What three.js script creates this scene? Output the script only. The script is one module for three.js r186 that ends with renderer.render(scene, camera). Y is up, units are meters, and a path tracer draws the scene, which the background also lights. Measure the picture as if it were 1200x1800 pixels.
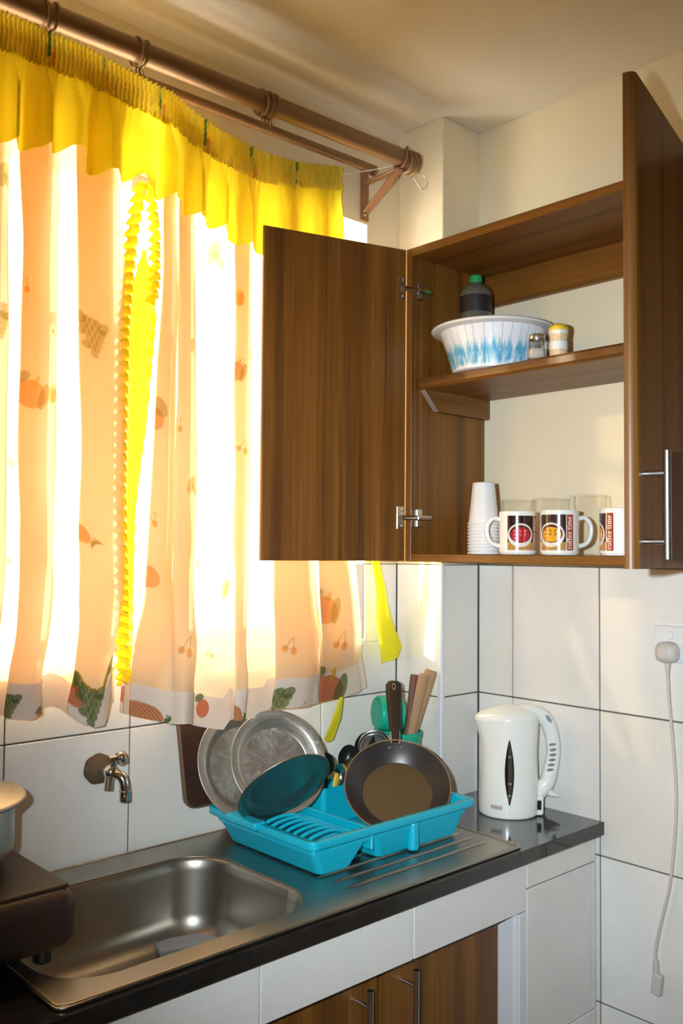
import * as THREE from 'three';
import { mergeGeometries } from 'three/addons/utils/BufferGeometryUtils.js';
import { RectAreaLightUniformsLib } from 'three/addons/lights/RectAreaLightUniformsLib.js';
import { RoundedBoxGeometry } from 'three/addons/geometries/RoundedBoxGeometry.js';

RectAreaLightUniformsLib.init();
// ------------------------------------------------------------------ camera, sky, lights, exposure
const scene = new THREE.Scene();
const FOCAL = 1605.4, V = (x, y, z) => new THREE.Vector3(x, y, z);
const EYE = V(-1.8784, 1.5152, 1.6642), YAW = 0.7447, PITCH = 0.0417, ROLL = 0.0084;
const fwd = V(Math.sin(YAW) * Math.cos(PITCH), Math.sin(PITCH), -Math.cos(YAW) * Math.cos(PITCH));
const rt0 = V(Math.cos(YAW), 0, Math.sin(YAW)), up0 = rt0.clone().cross(fwd);
const rgt = rt0.clone().multiplyScalar(Math.cos(ROLL)).addScaledVector(up0, Math.sin(ROLL));
const upv = up0.clone().multiplyScalar(Math.cos(ROLL)).addScaledVector(rt0, -Math.sin(ROLL));
const camera = new THREE.PerspectiveCamera(2 * Math.atan(900 / FOCAL) * 180 / Math.PI, 1200 / 1800, 0.02, 60);
camera.position.copy(EYE); camera.up.copy(upv); camera.lookAt(EYE.clone().add(fwd)); scene.add(camera);

const renderer = new THREE.WebGLRenderer({ antialias: true });
renderer.toneMapping = THREE.LinearToneMapping;
renderer.toneMappingExposure = 1.0;
renderer.shadowMap.enabled = true;

scene.background = new THREE.Color(1, 0.93, 0.8);      // hazy bright sky outside
scene.backgroundIntensity = 6;
// low hazy sun that shines in through the window
const sun = new THREE.DirectionalLight(new THREE.Color(1, 0.88, 0.66), 7);
sun.position.set(-7.6, 3.6, -4.6); sun.target.position.set(-0.9, 1.7, 0); sun.castShadow = true;
Object.assign(sun.shadow.camera, { left: -3, right: 3, top: 3, bottom: -3, near: 0.5, far: 20 }); sun.shadow.mapSize.set(2048, 2048); sun.shadow.radius = 4;
scene.add(sun, sun.target);
// daylight at the window opening
const daylight = new THREE.RectAreaLight(new THREE.Color(1, 0.92, 0.76), 8, 1.6, 1.2);
daylight.position.set(-1.0, 1.8, -0.3); daylight.lookAt(-1.0, 1.8, 1); scene.add(daylight);
// the photographer's flash, held just left of the lens
const flash = new THREE.SpotLight(new THREE.Color(0.8, 0.92, 1.0), 12.5, 8, 0.66, 1.0, 2);
flash.position.set(-1.912, 1.547, 1.567); flash.target.position.set(-0.06, 1.36, 0.31); flash.castShadow = true; flash.shadow.radius = 0.6;
flash.shadow.mapSize.set(2048, 2048); scene.add(flash, flash.target);

// ------------------------------------------------------------------ helpers
let seed = 7;
const rnd = () => { seed = (seed * 1664525 + 1013904223) >>> 0; return seed / 4294967296; };
const lerp = (a, b, t) => a + (b - a) * t, clamp = (x, a, b) => Math.min(b, Math.max(a, x));
const smooth = (a, b, x) => { const t = clamp((x - a) / (b - a), 0, 1); return t * t * (3 - 2 * t); };
const ray = (px, py) => fwd.clone().addScaledVector(rgt, (px - 600) / FOCAL).addScaledVector(upv, -(py - 900) / FOCAL);
const onZ = (px, py, z) => { const d = ray(px, py); return EYE.clone().addScaledVector(d, (z - EYE.z) / d.z); };
const toPx = (p) => { const v = p.clone().sub(EYE), d = v.dot(fwd); return [600 + FOCAL * v.dot(rgt) / d, 900 - FOCAL * v.dot(upv) / d, d]; };
const table = (rows, x) => { if (x <= rows[0][0]) return rows[0][1]; for (let i = 1; i < rows.length; i++) if (x <= rows[i][0]) return lerp(rows[i - 1][1], rows[i][1], (x - rows[i - 1][0]) / (rows[i][0] - rows[i - 1][0])); return rows[rows.length - 1][1]; };

const used = {};
const numbered = (n) => { used[n] = (used[n] ?? -1) + 1; return used[n] ? `${n}_${String(used[n]).padStart(3, '0')}` : n; };
function obj(name, geo, mat, parent = scene, label) {
  const g = Array.isArray(geo) ? merge(geo) : geo;
  const m = new THREE.Mesh(g, mat); m.name = parent === scene ? numbered(name) : name; m.castShadow = m.receiveShadow = true;
  if (label) m.userData.label = label;
  parent.add(m); return m;
}
function thing(name, label, category, [x, y, z] = [0, 0, 0], group) {
  const o = new THREE.Group(); o.name = numbered(name); o.position.set(x, y, z); o.userData = { label, category };
  if (group) o.userData.group = group;
  scene.add(o); return o;
}
function tag(o, label, category, group) { Object.assign(o.userData, { label, category }); if (group) o.userData.group = group; return o; }
function struct(name, geo, mat) { const m = obj(name, geo, mat); m.userData.kind = 'structure'; return m; }
const merge = (list) => { const l = list.map((g) => { const h = g.index ? g.toNonIndexed() : g.clone(); for (const k of Object.keys(h.attributes)) if (!['position', 'normal', 'uv'].includes(k)) h.deleteAttribute(k); if (!h.attributes.uv) h.setAttribute('uv', new THREE.BufferAttribute(new Float32Array(h.attributes.position.count * 2), 2)); return h; }); return mergeGeometries(l); };
// move geometry built in world coordinates under a group that stands at its base
const rel = (g, o) => g.translate(-o.position.x, -o.position.y, -o.position.z);

function chamfer(w, h, d, c = 0.002) {   // chamfered box, 44 triangles, flat faces, uv in metres
  const P = [], N = [], U = [], X = w / 2, Y = h / 2, Z = d / 2; c = Math.min(c, X * 0.9, Y * 0.9, Z * 0.9);
  const H = [X, Y, Z];
  const vert = (s, ax) => { const p = [0, 1, 2].map((i) => s[i] * (i === ax ? H[i] : H[i] - c)); return p; };
  const face = (pts) => {
    const a = V(...pts[0]), n = V(...pts[1]).sub(a).cross(V(...pts[2]).sub(a)).normalize(), mid = pts.reduce((q, p) => q.add(V(...p)), V(0, 0, 0));
    if (n.dot(mid) < 0) { pts = pts.slice().reverse(); n.negate(); }
    const ax = [Math.abs(n.x), Math.abs(n.y), Math.abs(n.z)], k = ax.indexOf(Math.max(...ax));
    for (let i = 1; i + 1 < pts.length; i++) for (const p of [pts[0], pts[i], pts[i + 1]]) { P.push(...p); N.push(n.x, n.y, n.z); U.push(...(k === 0 ? [p[2], p[1]] : k === 1 ? [p[0], p[2]] : [p[0], p[1]])); }
  };
  for (let ax = 0; ax < 3; ax++) { const [i, j] = [0, 1, 2].filter((k) => k !== ax); for (const s of [-1, 1]) { const q = [[-1, -1], [1, -1], [1, 1], [-1, 1]].map(([a, b]) => { const t = []; t[ax] = s; t[i] = a; t[j] = b; return vert(t, ax); }); face(q); } }
  for (let ax = 0; ax < 3; ax++) { const [i, j] = [0, 1, 2].filter((k) => k !== ax); for (const a of [-1, 1]) for (const b of [-1, 1]) { const t = (e) => { const s = []; s[ax] = e; s[i] = a; s[j] = b; return s; }; face([vert(t(-1), i), vert(t(1), i), vert(t(1), j), vert(t(-1), j)]); } }
  for (const a of [-1, 1]) for (const b of [-1, 1]) for (const e of [-1, 1]) face([0, 1, 2].map((k) => vert([a, b, e], k)));
  const g = new THREE.BufferGeometry();
  g.setAttribute('position', new THREE.Float32BufferAttribute(P, 3)); g.setAttribute('normal', new THREE.Float32BufferAttribute(N, 3)); g.setAttribute('uv', new THREE.Float32BufferAttribute(U, 2));
  return g;
}
const span = (x0, x1, y0, y1, z0, z1, c = 0.002) => chamfer(x1 - x0, y1 - y0, z1 - z0, c).translate((x0 + x1) / 2, (y0 + y1) / 2, (z0 + z1) / 2);
// uv so that v runs along the grain axis (metres)
function grain(g, axis, du = 0, dv = 0) {
  const p = g.attributes.position, n = g.attributes.normal, uv = g.attributes.uv, a = 'xyz'.indexOf(axis);
  for (let i = 0; i < p.count; i++) {
    const q = [p.getX(i), p.getY(i), p.getZ(i)], m = [Math.abs(n.getX(i)), Math.abs(n.getY(i)), Math.abs(n.getZ(i))];
    const o = [0, 1, 2].filter((k) => k !== a), k = m[o[0]] > m[o[1]] ? o[1] : o[0];
    uv.setXY(i, q[k] + du, (m[a] > 0.8 ? q[o[0]] : q[a]) + dv);
  }
  return g;
}
const lathe = (pts, seg = 48) => new THREE.LatheGeometry(pts.map(([x, y]) => new THREE.Vector2(x, y)), seg);
function tube(pts, r, seg = 40, rad = 10, closed = false) { return new THREE.TubeGeometry(new THREE.CatmullRomCurve3(pts.map((p) => V(...p)), closed, 'centripetal'), seg, r, rad, closed); }
function rod(a, b, r, rad = 20) { const A = V(...a), B = V(...b), d = B.clone().sub(A), g = new THREE.CylinderGeometry(r, r, d.length(), rad); g.applyQuaternion(new THREE.Quaternion().setFromUnitVectors(V(0, 1, 0), d.clone().normalize())); return g.translate((A.x + B.x) / 2, (A.y + B.y) / 2, (A.z + B.z) / 2); }
// loft through rings of equal length (closed rings); caps by fan
function loft(rings, capA = false, capB = false) {
  const P = [], I = [], U = [], n = rings[0].length; let acc = 0;
  rings.forEach((r, k) => { if (k) acc += r[0].distanceTo(rings[k - 1][0]); let s = 0; for (let i = 0; i <= n; i++) { const p = r[i % n]; if (i) s += p.distanceTo(r[i - 1]); P.push(p.x, p.y, p.z); U.push(s, acc); } });
  for (let k = 0; k + 1 < rings.length; k++) for (let i = 0; i < n; i++) { const a = k * (n + 1) + i, b = a + n + 1; I.push(a, b, a + 1, a + 1, b, b + 1); }
  const cap = (r, flip) => { const c = r.reduce((q, p) => q.add(p), V(0, 0, 0)).multiplyScalar(1 / n), base = P.length / 3; P.push(c.x, c.y, c.z); U.push(0, 0); r.forEach((p) => { P.push(p.x, p.y, p.z); U.push(p.x - c.x, p.z - c.z); }); for (let i = 0; i < n; i++) flip ? I.push(base, base + 1 + (i + 1) % n, base + 1 + i) : I.push(base, base + 1 + i, base + 1 + (i + 1) % n); };
  if (capA) cap(rings[0], false); if (capB) cap(rings[rings.length - 1], true);
  const g = new THREE.BufferGeometry(); g.setAttribute('position', new THREE.Float32BufferAttribute(P, 3)); g.setAttribute('uv', new THREE.Float32BufferAttribute(U, 2)); g.setIndex(I); g.computeVertexNormals();
  return g;
}
function rr(x0, x1, z0, z1, r, y, n = 7) { // rounded rectangle ring
  const o = []; for (const [cx, cz, a0] of [[x1 - r, z1 - r, 0], [x0 + r, z1 - r, 1], [x0 + r, z0 + r, 2], [x1 - r, z0 + r, 3]]) for (let i = 0; i <= n; i++) { const a = (a0 + i / n) * Math.PI / 2; o.push(V(cx + r * Math.cos(a), y, cz + r * Math.sin(a))); }
  return o;
}
const fullR = (x, y, z, rx, rz, n = 32) => Array.from({ length: n }, (_, i) => V(x + rx * Math.cos(i / n * 2 * Math.PI), y, z + rz * Math.sin(i / n * 2 * Math.PI)));
function orient(o, yAxis, xHint) { const y = yAxis.clone().normalize(), z = xHint.clone().cross(y).normalize(), x = y.clone().cross(z); o.quaternion.setFromRotationMatrix(new THREE.Matrix4().makeBasis(x, y, z)); return o; }
// grid surface from a function (i,j in 0..1) -> [x,y,z]
function sheet(fn, nu, nv, uvf) {
  const P = [], U = [], I = [];
  for (let j = 0; j <= nv; j++) for (let i = 0; i <= nu; i++) { P.push(...fn(i / nu, j / nv)); U.push(...(uvf ? uvf(i / nu, j / nv) : [i / nu, 1 - j / nv])); }
  for (let j = 0; j < nv; j++) for (let i = 0; i < nu; i++) { const a = j * (nu + 1) + i, b = a + nu + 1; I.push(a, b, a + 1, a + 1, b, b + 1); }
  const g = new THREE.BufferGeometry(); g.setAttribute('position', new THREE.Float32BufferAttribute(P, 3)); g.setAttribute('uv', new THREE.Float32BufferAttribute(U, 2)); g.setIndex(I); g.computeVertexNormals(); return g;
}
// ------------------------------------------------------------------ noise and textures
const hash = (x, y, s) => { let h = (x * 374761393 + y * 668265263 + s * 2147483647) | 0; h = Math.imul(h ^ (h >>> 13), 1274126177); return ((h ^ (h >>> 16)) >>> 0) / 4294967296; };
function vnoise(x, y, px, py, s) { const xi = Math.floor(x), yi = Math.floor(y), fx = x - xi, fy = y - yi, u = fx * fx * (3 - 2 * fx), v = fy * fy * (3 - 2 * fy), w = (a, p) => ((a % p) + p) % p; const h = (a, b) => hash(w(a, px), w(b, py), s); return lerp(lerp(h(xi, yi), h(xi + 1, yi), u), lerp(h(xi, yi + 1), h(xi + 1, yi + 1), u), v); }
function dataTex(w, h, fn, srgb, rx = 1, ry = 1) {
  const d = new Uint8Array(w * h * 4);
  for (let y = 0; y < h; y++) for (let x = 0; x < w; x++) { const c = fn(x / w, y / h), k = (y * w + x) * 4; if (typeof c === 'number') d[k] = d[k + 1] = d[k + 2] = clamp(c, 0, 1) * 255; else for (let i = 0; i < 3; i++) d[k + i] = clamp(c[i], 0, 255); d[k + 3] = 255; }
  const t = new THREE.DataTexture(d, w, h); t.wrapS = t.wrapT = THREE.RepeatWrapping; t.magFilter = THREE.LinearFilter; t.minFilter = THREE.LinearMipmapLinearFilter; t.generateMipmaps = true;
  if (srgb) t.colorSpace = THREE.SRGBColorSpace; t.repeat.set(rx, ry); t.needsUpdate = true; return t;
}
const fb = (u, v, fx, fy, s, o = 3) => { let a = 0, k = 0.5, t = 0; for (let i = 0; i < o; i++) { a += k * vnoise(u * fx, v * fy, fx, fy, s + i); t += k; k /= 2; fx *= 2; fy *= 2; } return a / t; };
const woodTex = dataTex(512, 512, (u, v) => {
  const band = fb(u + 0.004 * Math.sin(v * 6.283), v, 14, 1, 1, 2), mid = fb(u, v, 48, 2, 5, 2), pore = fb(u, v, 170, 6, 9, 1);
  const t = clamp(0.5 + (band - 0.5) * 0.75 + (mid - 0.5) * 0.6 + (pore - 0.5) * 0.35, 0, 1);
  return [lerp(88, 144, t), lerp(52, 92, t), lerp(14, 32, t)];
}, true, 1 / 0.4, 1 / 0.9);
const plasterBump = dataTex(256, 256, (u, v) => 0.5 * fb(u, v, 24, 24, 3, 3) + 0.5 * fb(u, v, 90, 90, 4, 2), false, 2.5, 2.5);
const plasterCol = dataTex(256, 256, (u, v) => { const t = fb(u, v, 5, 5, 11, 4); return [lerp(236, 248, t), lerp(222, 236, t), lerp(190, 206, t)]; }, true, 0.8, 0.8);
const tileCol = dataTex(256, 256, (u, v) => { const t = fb(u, v, 4, 4, 21, 4), s = fb(u, v, 60, 60, 23, 2); const d = (s - 0.5) * 4; return [lerp(226, 240, t) + d, lerp(223, 236, t) + d, lerp(216, 230, t) + d]; }, true, 2, 2);
const graniteCol = dataTex(512, 512, (u, v) => { const t = fb(u, v, 12, 12, 31, 4), s = hash(Math.floor(u * 512), Math.floor(v * 512), 5); const b = 20 + 22 * t + (s > 0.985 ? 40 : 0); return [b, b * 0.98, b * 0.96]; }, true, 3, 3);
const brushed = dataTex(256, 256, (u, v) => 0.6 * fb(u, v, 4, 128, 41, 2) + 0.4 * fb(u, v, 8, 64, 43, 2), false, 2, 2);
const wornMetal = dataTex(256, 256, (u, v) => { const t = fb(u, v, 8, 8, 51, 4), s = fb(u, v, 40, 40, 52, 2); return [0, (0.35 + 0.4 * t * s * 1.6) * 255, 255]; }, false, 3, 3);
const weave = dataTex(64, 64, (u, v) => 0.5 + 0.25 * Math.sin(u * 6.283 * 16) + 0.25 * Math.sin(v * 6.283 * 16), false, 30, 30);
function canvasTex(w, h, draw) { const c = document.createElement('canvas'); c.width = w; c.height = h; draw(c.getContext('2d'), w, h); const t = new THREE.CanvasTexture(c); t.colorSpace = THREE.SRGBColorSpace; return t; }
const std = (o) => new THREE.MeshStandardMaterial(o), phy = (o) => new THREE.MeshPhysicalMaterial(o);
const C = (r, g, b) => new THREE.Color().setRGB(r, g, b);

const M = {
  plaster: std({ map: plasterCol, bumpMap: plasterBump, bumpScale: 0.0006, roughness: 0.75 }),
  ceiling: std({ color: C(0.84, 0.77, 0.66), bumpMap: plasterBump, bumpScale: 0.0004, roughness: 0.9 }),
  grout: std({ color: C(0.11, 0.1, 0.095), roughness: 0.95 }),
  tile: phy({ map: tileCol, roughness: 0.22, clearcoat: 0.4, clearcoatRoughness: 0.1 }),
  tileB: phy({ map: tileCol, color: C(0.95, 0.95, 0.96), roughness: 0.26, clearcoat: 0.4, clearcoatRoughness: 0.12 }),
  tileC: phy({ map: tileCol, color: C(0.97, 0.95, 0.92), roughness: 0.24, clearcoat: 0.4, clearcoatRoughness: 0.12 }),
  whiteTrim: std({ color: C(0.74, 0.74, 0.76), roughness: 0.4 }),
  floor: std({ color: C(0.33, 0.25, 0.19), roughness: 0.5 }),
  wood: std({ map: woodTex, roughness: 0.42, bumpMap: woodTex, bumpScale: 0.0001 }),
  woodGloss: phy({ map: woodTex, color: C(0.42, 0.33, 0.3), roughness: 0.3, clearcoat: 0.6, clearcoatRoughness: 0.08 }),
  edge: std({ color: C(0.17, 0.07, 0.022), roughness: 0.35 }),
  cleat: std({ color: C(0.33, 0.24, 0.2), roughness: 0.7 }),
  granite: phy({ map: graniteCol, roughness: 0.12, clearcoat: 0.5, clearcoatRoughness: 0.04 }),
  steel: std({ color: C(0.36, 0.335, 0.29), metalness: 1, roughness: 0.36, bumpMap: brushed, bumpScale: 0.00008 }),
  chrome: std({ color: C(0.78, 0.77, 0.75), metalness: 1, roughness: 0.14 }),
  nickel: std({ color: C(0.6, 0.59, 0.57), metalness: 1, roughness: 0.3 }),
  alu: std({ color: C(0.5, 0.47, 0.41), metalness: 0.85, roughness: 0.85, roughnessMap: wornMetal }),
  bronze: std({ color: C(0.33, 0.2, 0.1), metalness: 0.5, roughness: 0.5 }),
  bracket: std({ color: C(0.36, 0.2, 0.1), metalness: 0.4, roughness: 0.5 }),
  teal: phy({ color: C(0.003, 0.44, 0.6), roughness: 0.32, clearcoat: 0.15, clearcoatRoughness: 0.3 }),
  green: phy({ color: C(0.01, 0.42, 0.27), roughness: 0.35 }),
  black: std({ color: C(0.012, 0.012, 0.012), roughness: 0.35 }),
  darkPlastic: std({ color: C(0.03, 0.018, 0.012), roughness: 0.4 }),
  panIn: std({ color: C(0.13, 0.085, 0.04), metalness: 0.25, roughness: 0.42, bumpMap: brushed, bumpScale: 0.00005 }),
  panWall: std({ color: C(0.05, 0.042, 0.038), metalness: 0.3, roughness: 0.32 }),
  board: std({ color: C(0.045, 0.018, 0.012), roughness: 0.45 }),
  boardEdge: std({ color: C(0.16, 0.09, 0.05), roughness: 0.6 }),
  white: phy({ color: C(0.88, 0.88, 0.82), roughness: 0.22, clearcoat: 0.5, clearcoatRoughness: 0.06 }),
  whitePlain: std({ color: C(0.78, 0.77, 0.76), roughness: 0.4 }),
  cupWhite: std({ color: C(0.8, 0.79, 0.8), roughness: 0.35 }),
  grey: std({ color: C(0.2, 0.22, 0.26), roughness: 0.5 }),
  glass: phy({ color: C(0.975, 0.98, 0.97), transmission: 1, thickness: 0, roughness: 0.0, ior: 1.5 }),
  pane: phy({ color: C(1, 1, 1), transmission: 1, thickness: 0, roughness: 0.02 }),
  stove: std({ color: C(0.032, 0.018, 0.012), roughness: 0.45 }),
  rust: std({ color: C(0.16, 0.1, 0.055), metalness: 0.4, roughness: 0.6, bumpMap: plasterBump, bumpScale: 0.001 }),
  cord: std({ color: C(0.62, 0.57, 0.52), roughness: 0.5 }),
  frame: std({ color: C(0.3, 0.27, 0.23), roughness: 0.5 }),
  scour: std({ map: dataTex(128, 128, (u, v) => { const t = hash(Math.floor(u * 64), Math.floor(v * 64), 3); return [130 + 100 * t, 132 + 100 * t, 136 + 100 * t]; }, true, 6, 6), roughness: 0.95, bumpMap: plasterBump, bumpScale: 0.004 }),
  spoonWood: std({ color: C(0.42, 0.24, 0.12), roughness: 0.7, bumpMap: woodTex, bumpScale: 0.0004 }),
  spoonDark: std({ color: C(0.14, 0.055, 0.03), roughness: 0.6 }),
};

// ------------------------------------------------------------------ the room
const H = 2.6228, WC = 0.1458, DC = 0.155, TW = 0.2589, TH = 0.33, H1 = 1.1511, TILETOP = 1.481, CT = 0.9, DCO = 0.5189;
const XL = -3.6, ZF = 4.6, WX0 = -1.65, WX1 = -0.263, WY0 = 1.285, WY1 = 2.352, REC = 0.004;
struct('floor', span(XL - 0.2, 0.2, -0.1, 0, -0.25, ZF + 0.2, 0.001), M.floor);
struct('ceiling', span(XL - 0.2, 0.2, H, H + 0.12, -0.25, ZF + 0.2, 0.001), M.ceiling);
// wall with the window (plaster above; grout bed, slightly recessed, where the tiles sit)
const wallBack = struct('wall_back', [
  span(XL - 0.2, 0.2, WY1, H, -0.22, 0, 0.0005), span(XL - 0.2, WX0, TILETOP, WY1, -0.22, 0, 0.0005), span(WX1, 0.2, TILETOP, WY1, -0.22, 0, 0.0005),
], M.plaster);
obj('grout_bed', [span(XL - 0.2, 0.2, 0, WY0, -0.22, -REC, 0.0005), span(XL - 0.2, WX0, WY0, TILETOP, -0.22, -REC, 0.0005), span(WX1, 0.2, WY0, TILETOP, -0.22, -REC, 0.0005)], M.grout, wallBack);
const wallRight = struct('wall_right', [span(0, 0.2, TILETOP, H, 0, ZF + 0.2, 0.0005)], M.plaster);
obj('grout_bed', span(REC, 0.2, 0, TILETOP, 0, ZF + 0.2, 0.0005), M.grout, wallRight);
struct('wall_left', span(XL - 0.2, XL, 0, H, -0.2, ZF + 0.2, 0.0005), M.plaster);
struct('wall_front', span(XL - 0.2, 0.2, 0, H, ZF, ZF + 0.2, 0.0005), M.plaster);
const pillar = struct('wall_pillar', span(-WC, 0, TILETOP, H, 0, DC, 0.002), M.plaster);
obj('grout_bed', span(-WC + REC, 0, CT - 0.05, TILETOP, 0, DC - REC, 0.0005), M.grout, pillar);
const G = 0.0017, tileGeo = {}, tmats = [M.tile, M.tileB, M.tileC];
function tile(parent, axis, a0, a1, y0, y1, face) {   // axis 'z': faces +z at z=face; axis 'x': faces -x at x=face
  a0 += G; a1 -= G; y0 += G; y1 -= G; if (a1 - a0 < 0.004 || y1 - y0 < 0.004) return;
  const w = a1 - a0, h = y1 - y0, key = `${axis}${w.toFixed(4)}_${h.toFixed(4)}`, th = 0.008;
  tileGeo[key] ??= axis === 'z' ? chamfer(w, h, th, 0.0012) : chamfer(th, h, w, 0.0012);
  const m = obj('tile', tileGeo[key], tmats[Math.floor(rnd() * 3)], parent), j = (rnd() - 0.5) * 0.0008;
  if (axis === 'z') m.position.set((a0 + a1) / 2, (y0 + y1) / 2, face - th / 2 + j); else m.position.set(face + th / 2 - j, (y0 + y1) / 2, (a0 + a1) / 2);
}
const rows = [[0, 0.161], [0.161, 0.491], [0.491, 0.821], [0.821, H1], [H1, TILETOP]];
for (let k = 0; k < 12; k++) {            // window wall, above the worktop
  const b = -WC - k * TW, a = Math.max(XL, b - TW);
  tile(wallBack, 'z', a, b, 0.87, H1, 0);
  if (b <= WX0 || a >= WX1) tile(wallBack, 'z', a, b, H1, TILETOP, 0);
  else { tile(wallBack, 'z', a, b, H1, WY0, 0); if (b > WX1) tile(wallBack, 'z', WX1, b, WY0 - 0.003, TILETOP, 0); if (a < WX0) tile(wallBack, 'z', a, WX0, WY0, TILETOP, 0); }
}
const zc = [DC, 0.2627, 0.5088]; for (let z = 0.7549; z < ZF; z += 0.2461) zc.push(z); zc.push(ZF);
for (let i = 0; i + 1 < zc.length; i++) for (const [y0, y1] of rows) tile(wallRight, 'x', zc[i], zc[i + 1], y0, y1, 0);
for (const [y0, y1] of [[0.87, H1], [H1, TILETOP]]) { tile(pillar, 'x', 0, DC - 0.006, y0, y1, -WC); tile(pillar, 'z', -WC + 0.006, -0.002, y0, y1, DC); }
obj('corner_strip', span(-WC - 0.003, -WC + 0.012, 0.9, TILETOP, DC - 0.012, DC + 0.003, 0.003), M.whiteTrim, pillar, 'white plastic corner strip');
// plaster cove along the ceiling over the window
struct('trim_1', (() => { const s = new THREE.Shape(); s.moveTo(0, 0); s.lineTo(0, -0.02); s.quadraticCurveTo(0.005, -0.005, 0.02, 0); return new THREE.ExtrudeGeometry(s, { depth: 3.1, bevelEnabled: false }).rotateY(-Math.PI / 2).translate(-WC, H, 0).rotateX(0); })(), M.ceiling);

// window: steel frame, mullions, panes, sill
const win = struct('window_1', [span(WX0, WX0 + 0.04, WY0, WY1, -0.17, -0.13), span(WX1 - 0.04, WX1, WY0, WY1, -0.17, -0.13), span(WX0, WX1, WY0, WY0 + 0.04, -0.17, -0.13), span(WX0, WX1, WY1 - 0.04, WY1, -0.17, -0.13)], M.frame);
const wx = [WX0 + 0.04, WX0 + 0.48, WX0 + 0.92, WX1 - 0.04];
for (const x of wx.slice(1, 3)) obj('mullion', span(x - 0.014, x + 0.014, WY0 + 0.04, WY1 - 0.04, -0.165, -0.135), M.frame, win);
obj('transom', span(WX0 + 0.04, WX1 - 0.04, 1.98, 2.008, -0.165, -0.135), M.frame, win);
for (let i = 0; i < 3; i++) for (const [y0, y1] of [[WY0 + 0.04, 1.98], [2.008, WY1 - 0.04]]) obj('pane', new THREE.PlaneGeometry(wx[i + 1] - wx[i], y1 - y0).translate((wx[i] + wx[i + 1]) / 2, (y0 + y1) / 2, -0.15), M.pane, win);
obj('sill', span(WX0, WX1, WY0 - 0.01, WY0 + 0.006, -0.13, 0.006), M.tile, win);

// ------------------------------------------------------------------ worktop, sink, base cabinet
{
  const s = new THREE.Shape(); s.moveTo(-2.5, 0); s.lineTo(0, 0); s.lineTo(0, DCO); s.lineTo(-2.5, DCO); s.closePath();
  // notch for the pillar
  const t = new THREE.Shape([[-2.5, 0.001], [-WC - 0.001, 0.001], [-WC - 0.001, DC + 0.001], [-0.001, DC + 0.001], [-0.001, DCO], [-2.5, DCO]].map(([x, z]) => new THREE.Vector2(x, z)));
  const h = new THREE.Path(rr(-1.305, -0.79, 0.085, 0.472, 0.1, 0).map((p) => new THREE.Vector2(p.x, p.z))); t.holes.push(h);
  const g = new THREE.ExtrudeGeometry(t, { depth: 0.026, bevelEnabled: true, bevelSize: 0.0015, bevelThickness: 0.002, bevelSegments: 2 }).rotateX(Math.PI / 2).translate(0, CT - 0.002, 0);
  tag(obj('worktop', g, M.granite), 'black polished granite worktop along the tiled walls', 'worktop');
}
{
  const k = thing('sink', 'stainless steel sink with a rounded bowl and ribbed drainboard', 'sink', [-0.8, CT, 0.27]);
  const x0 = -1.315, x1 = -0.292, z0 = 0.012, z1 = 0.508, y = CT;
  // deck: outer edge bead, flat deck with bowl opening and the pressed bowl, one sheet
  const s = new THREE.Shape(rr(x0, x1, z0, z1, 0.015, 0).map((p) => new THREE.Vector2(p.x, p.z)));
  s.holes.push(new THREE.Path(rr(-1.29, -0.80, 0.098, 0.462, 0.095, 0, 12).map((p) => new THREE.Vector2(p.x, p.z))));
  const deck = new THREE.ExtrudeGeometry(s, { depth: 0.0022, bevelEnabled: true, bevelSize: 0.0012, bevelThickness: 0.001, bevelSegments: 2 }).rotateX(Math.PI / 2).translate(0, y + 0.0042, 0);
  const bead = tube(rr(x0 + 0.004, x1 - 0.004, z0 + 0.004, z1 - 0.004, 0.014, y + 0.004, 4).map((p) => [p.x, p.y, p.z]), 0.0035, 160, 8, true);
  const ridge = []; for (let i = 0; i < 10; i++) { const z = 0.1 + i * 0.038; ridge.push(tube([[-0.74, y + 0.001, z], [-0.72, y + 0.0042, z], [-0.5, y + 0.0045, z], [-0.34, y + 0.0042, z], [-0.325, y + 0.001, z]], 0.0042, 30, 8)); }
  obj('deck', [deck, bead].map((g) => rel(g, k)), M.steel, k);
  obj('drainboard_ribs', ridge.map((g) => rel(g, k)), M.steel, k);
  const B = [], prof = [[0.004, 0.0044], [0, 0.003], [-0.006, -0.003], [-0.009, -0.02], [-0.016, -0.1], [-0.026, -0.128], [-0.05, -0.143], [-0.09, -0.148]];
  for (const [o, dy] of prof) B.push(rr(-1.29 - o, -0.80 + o, 0.098 - o, 0.462 + o, Math.max(0.03, 0.095 + o), y + dy, 12));
  obj('bowl', rel(loft(B, false, true), k), M.steel, k);
  obj('drain', rel(lathe([[0, 0], [0.034, 0], [0.042, 0.002], [0.045, 0]], 32).translate(-1.05, y - 0.147, 0.27), k), M.chrome, k, 'round chrome drain');
}
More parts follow.
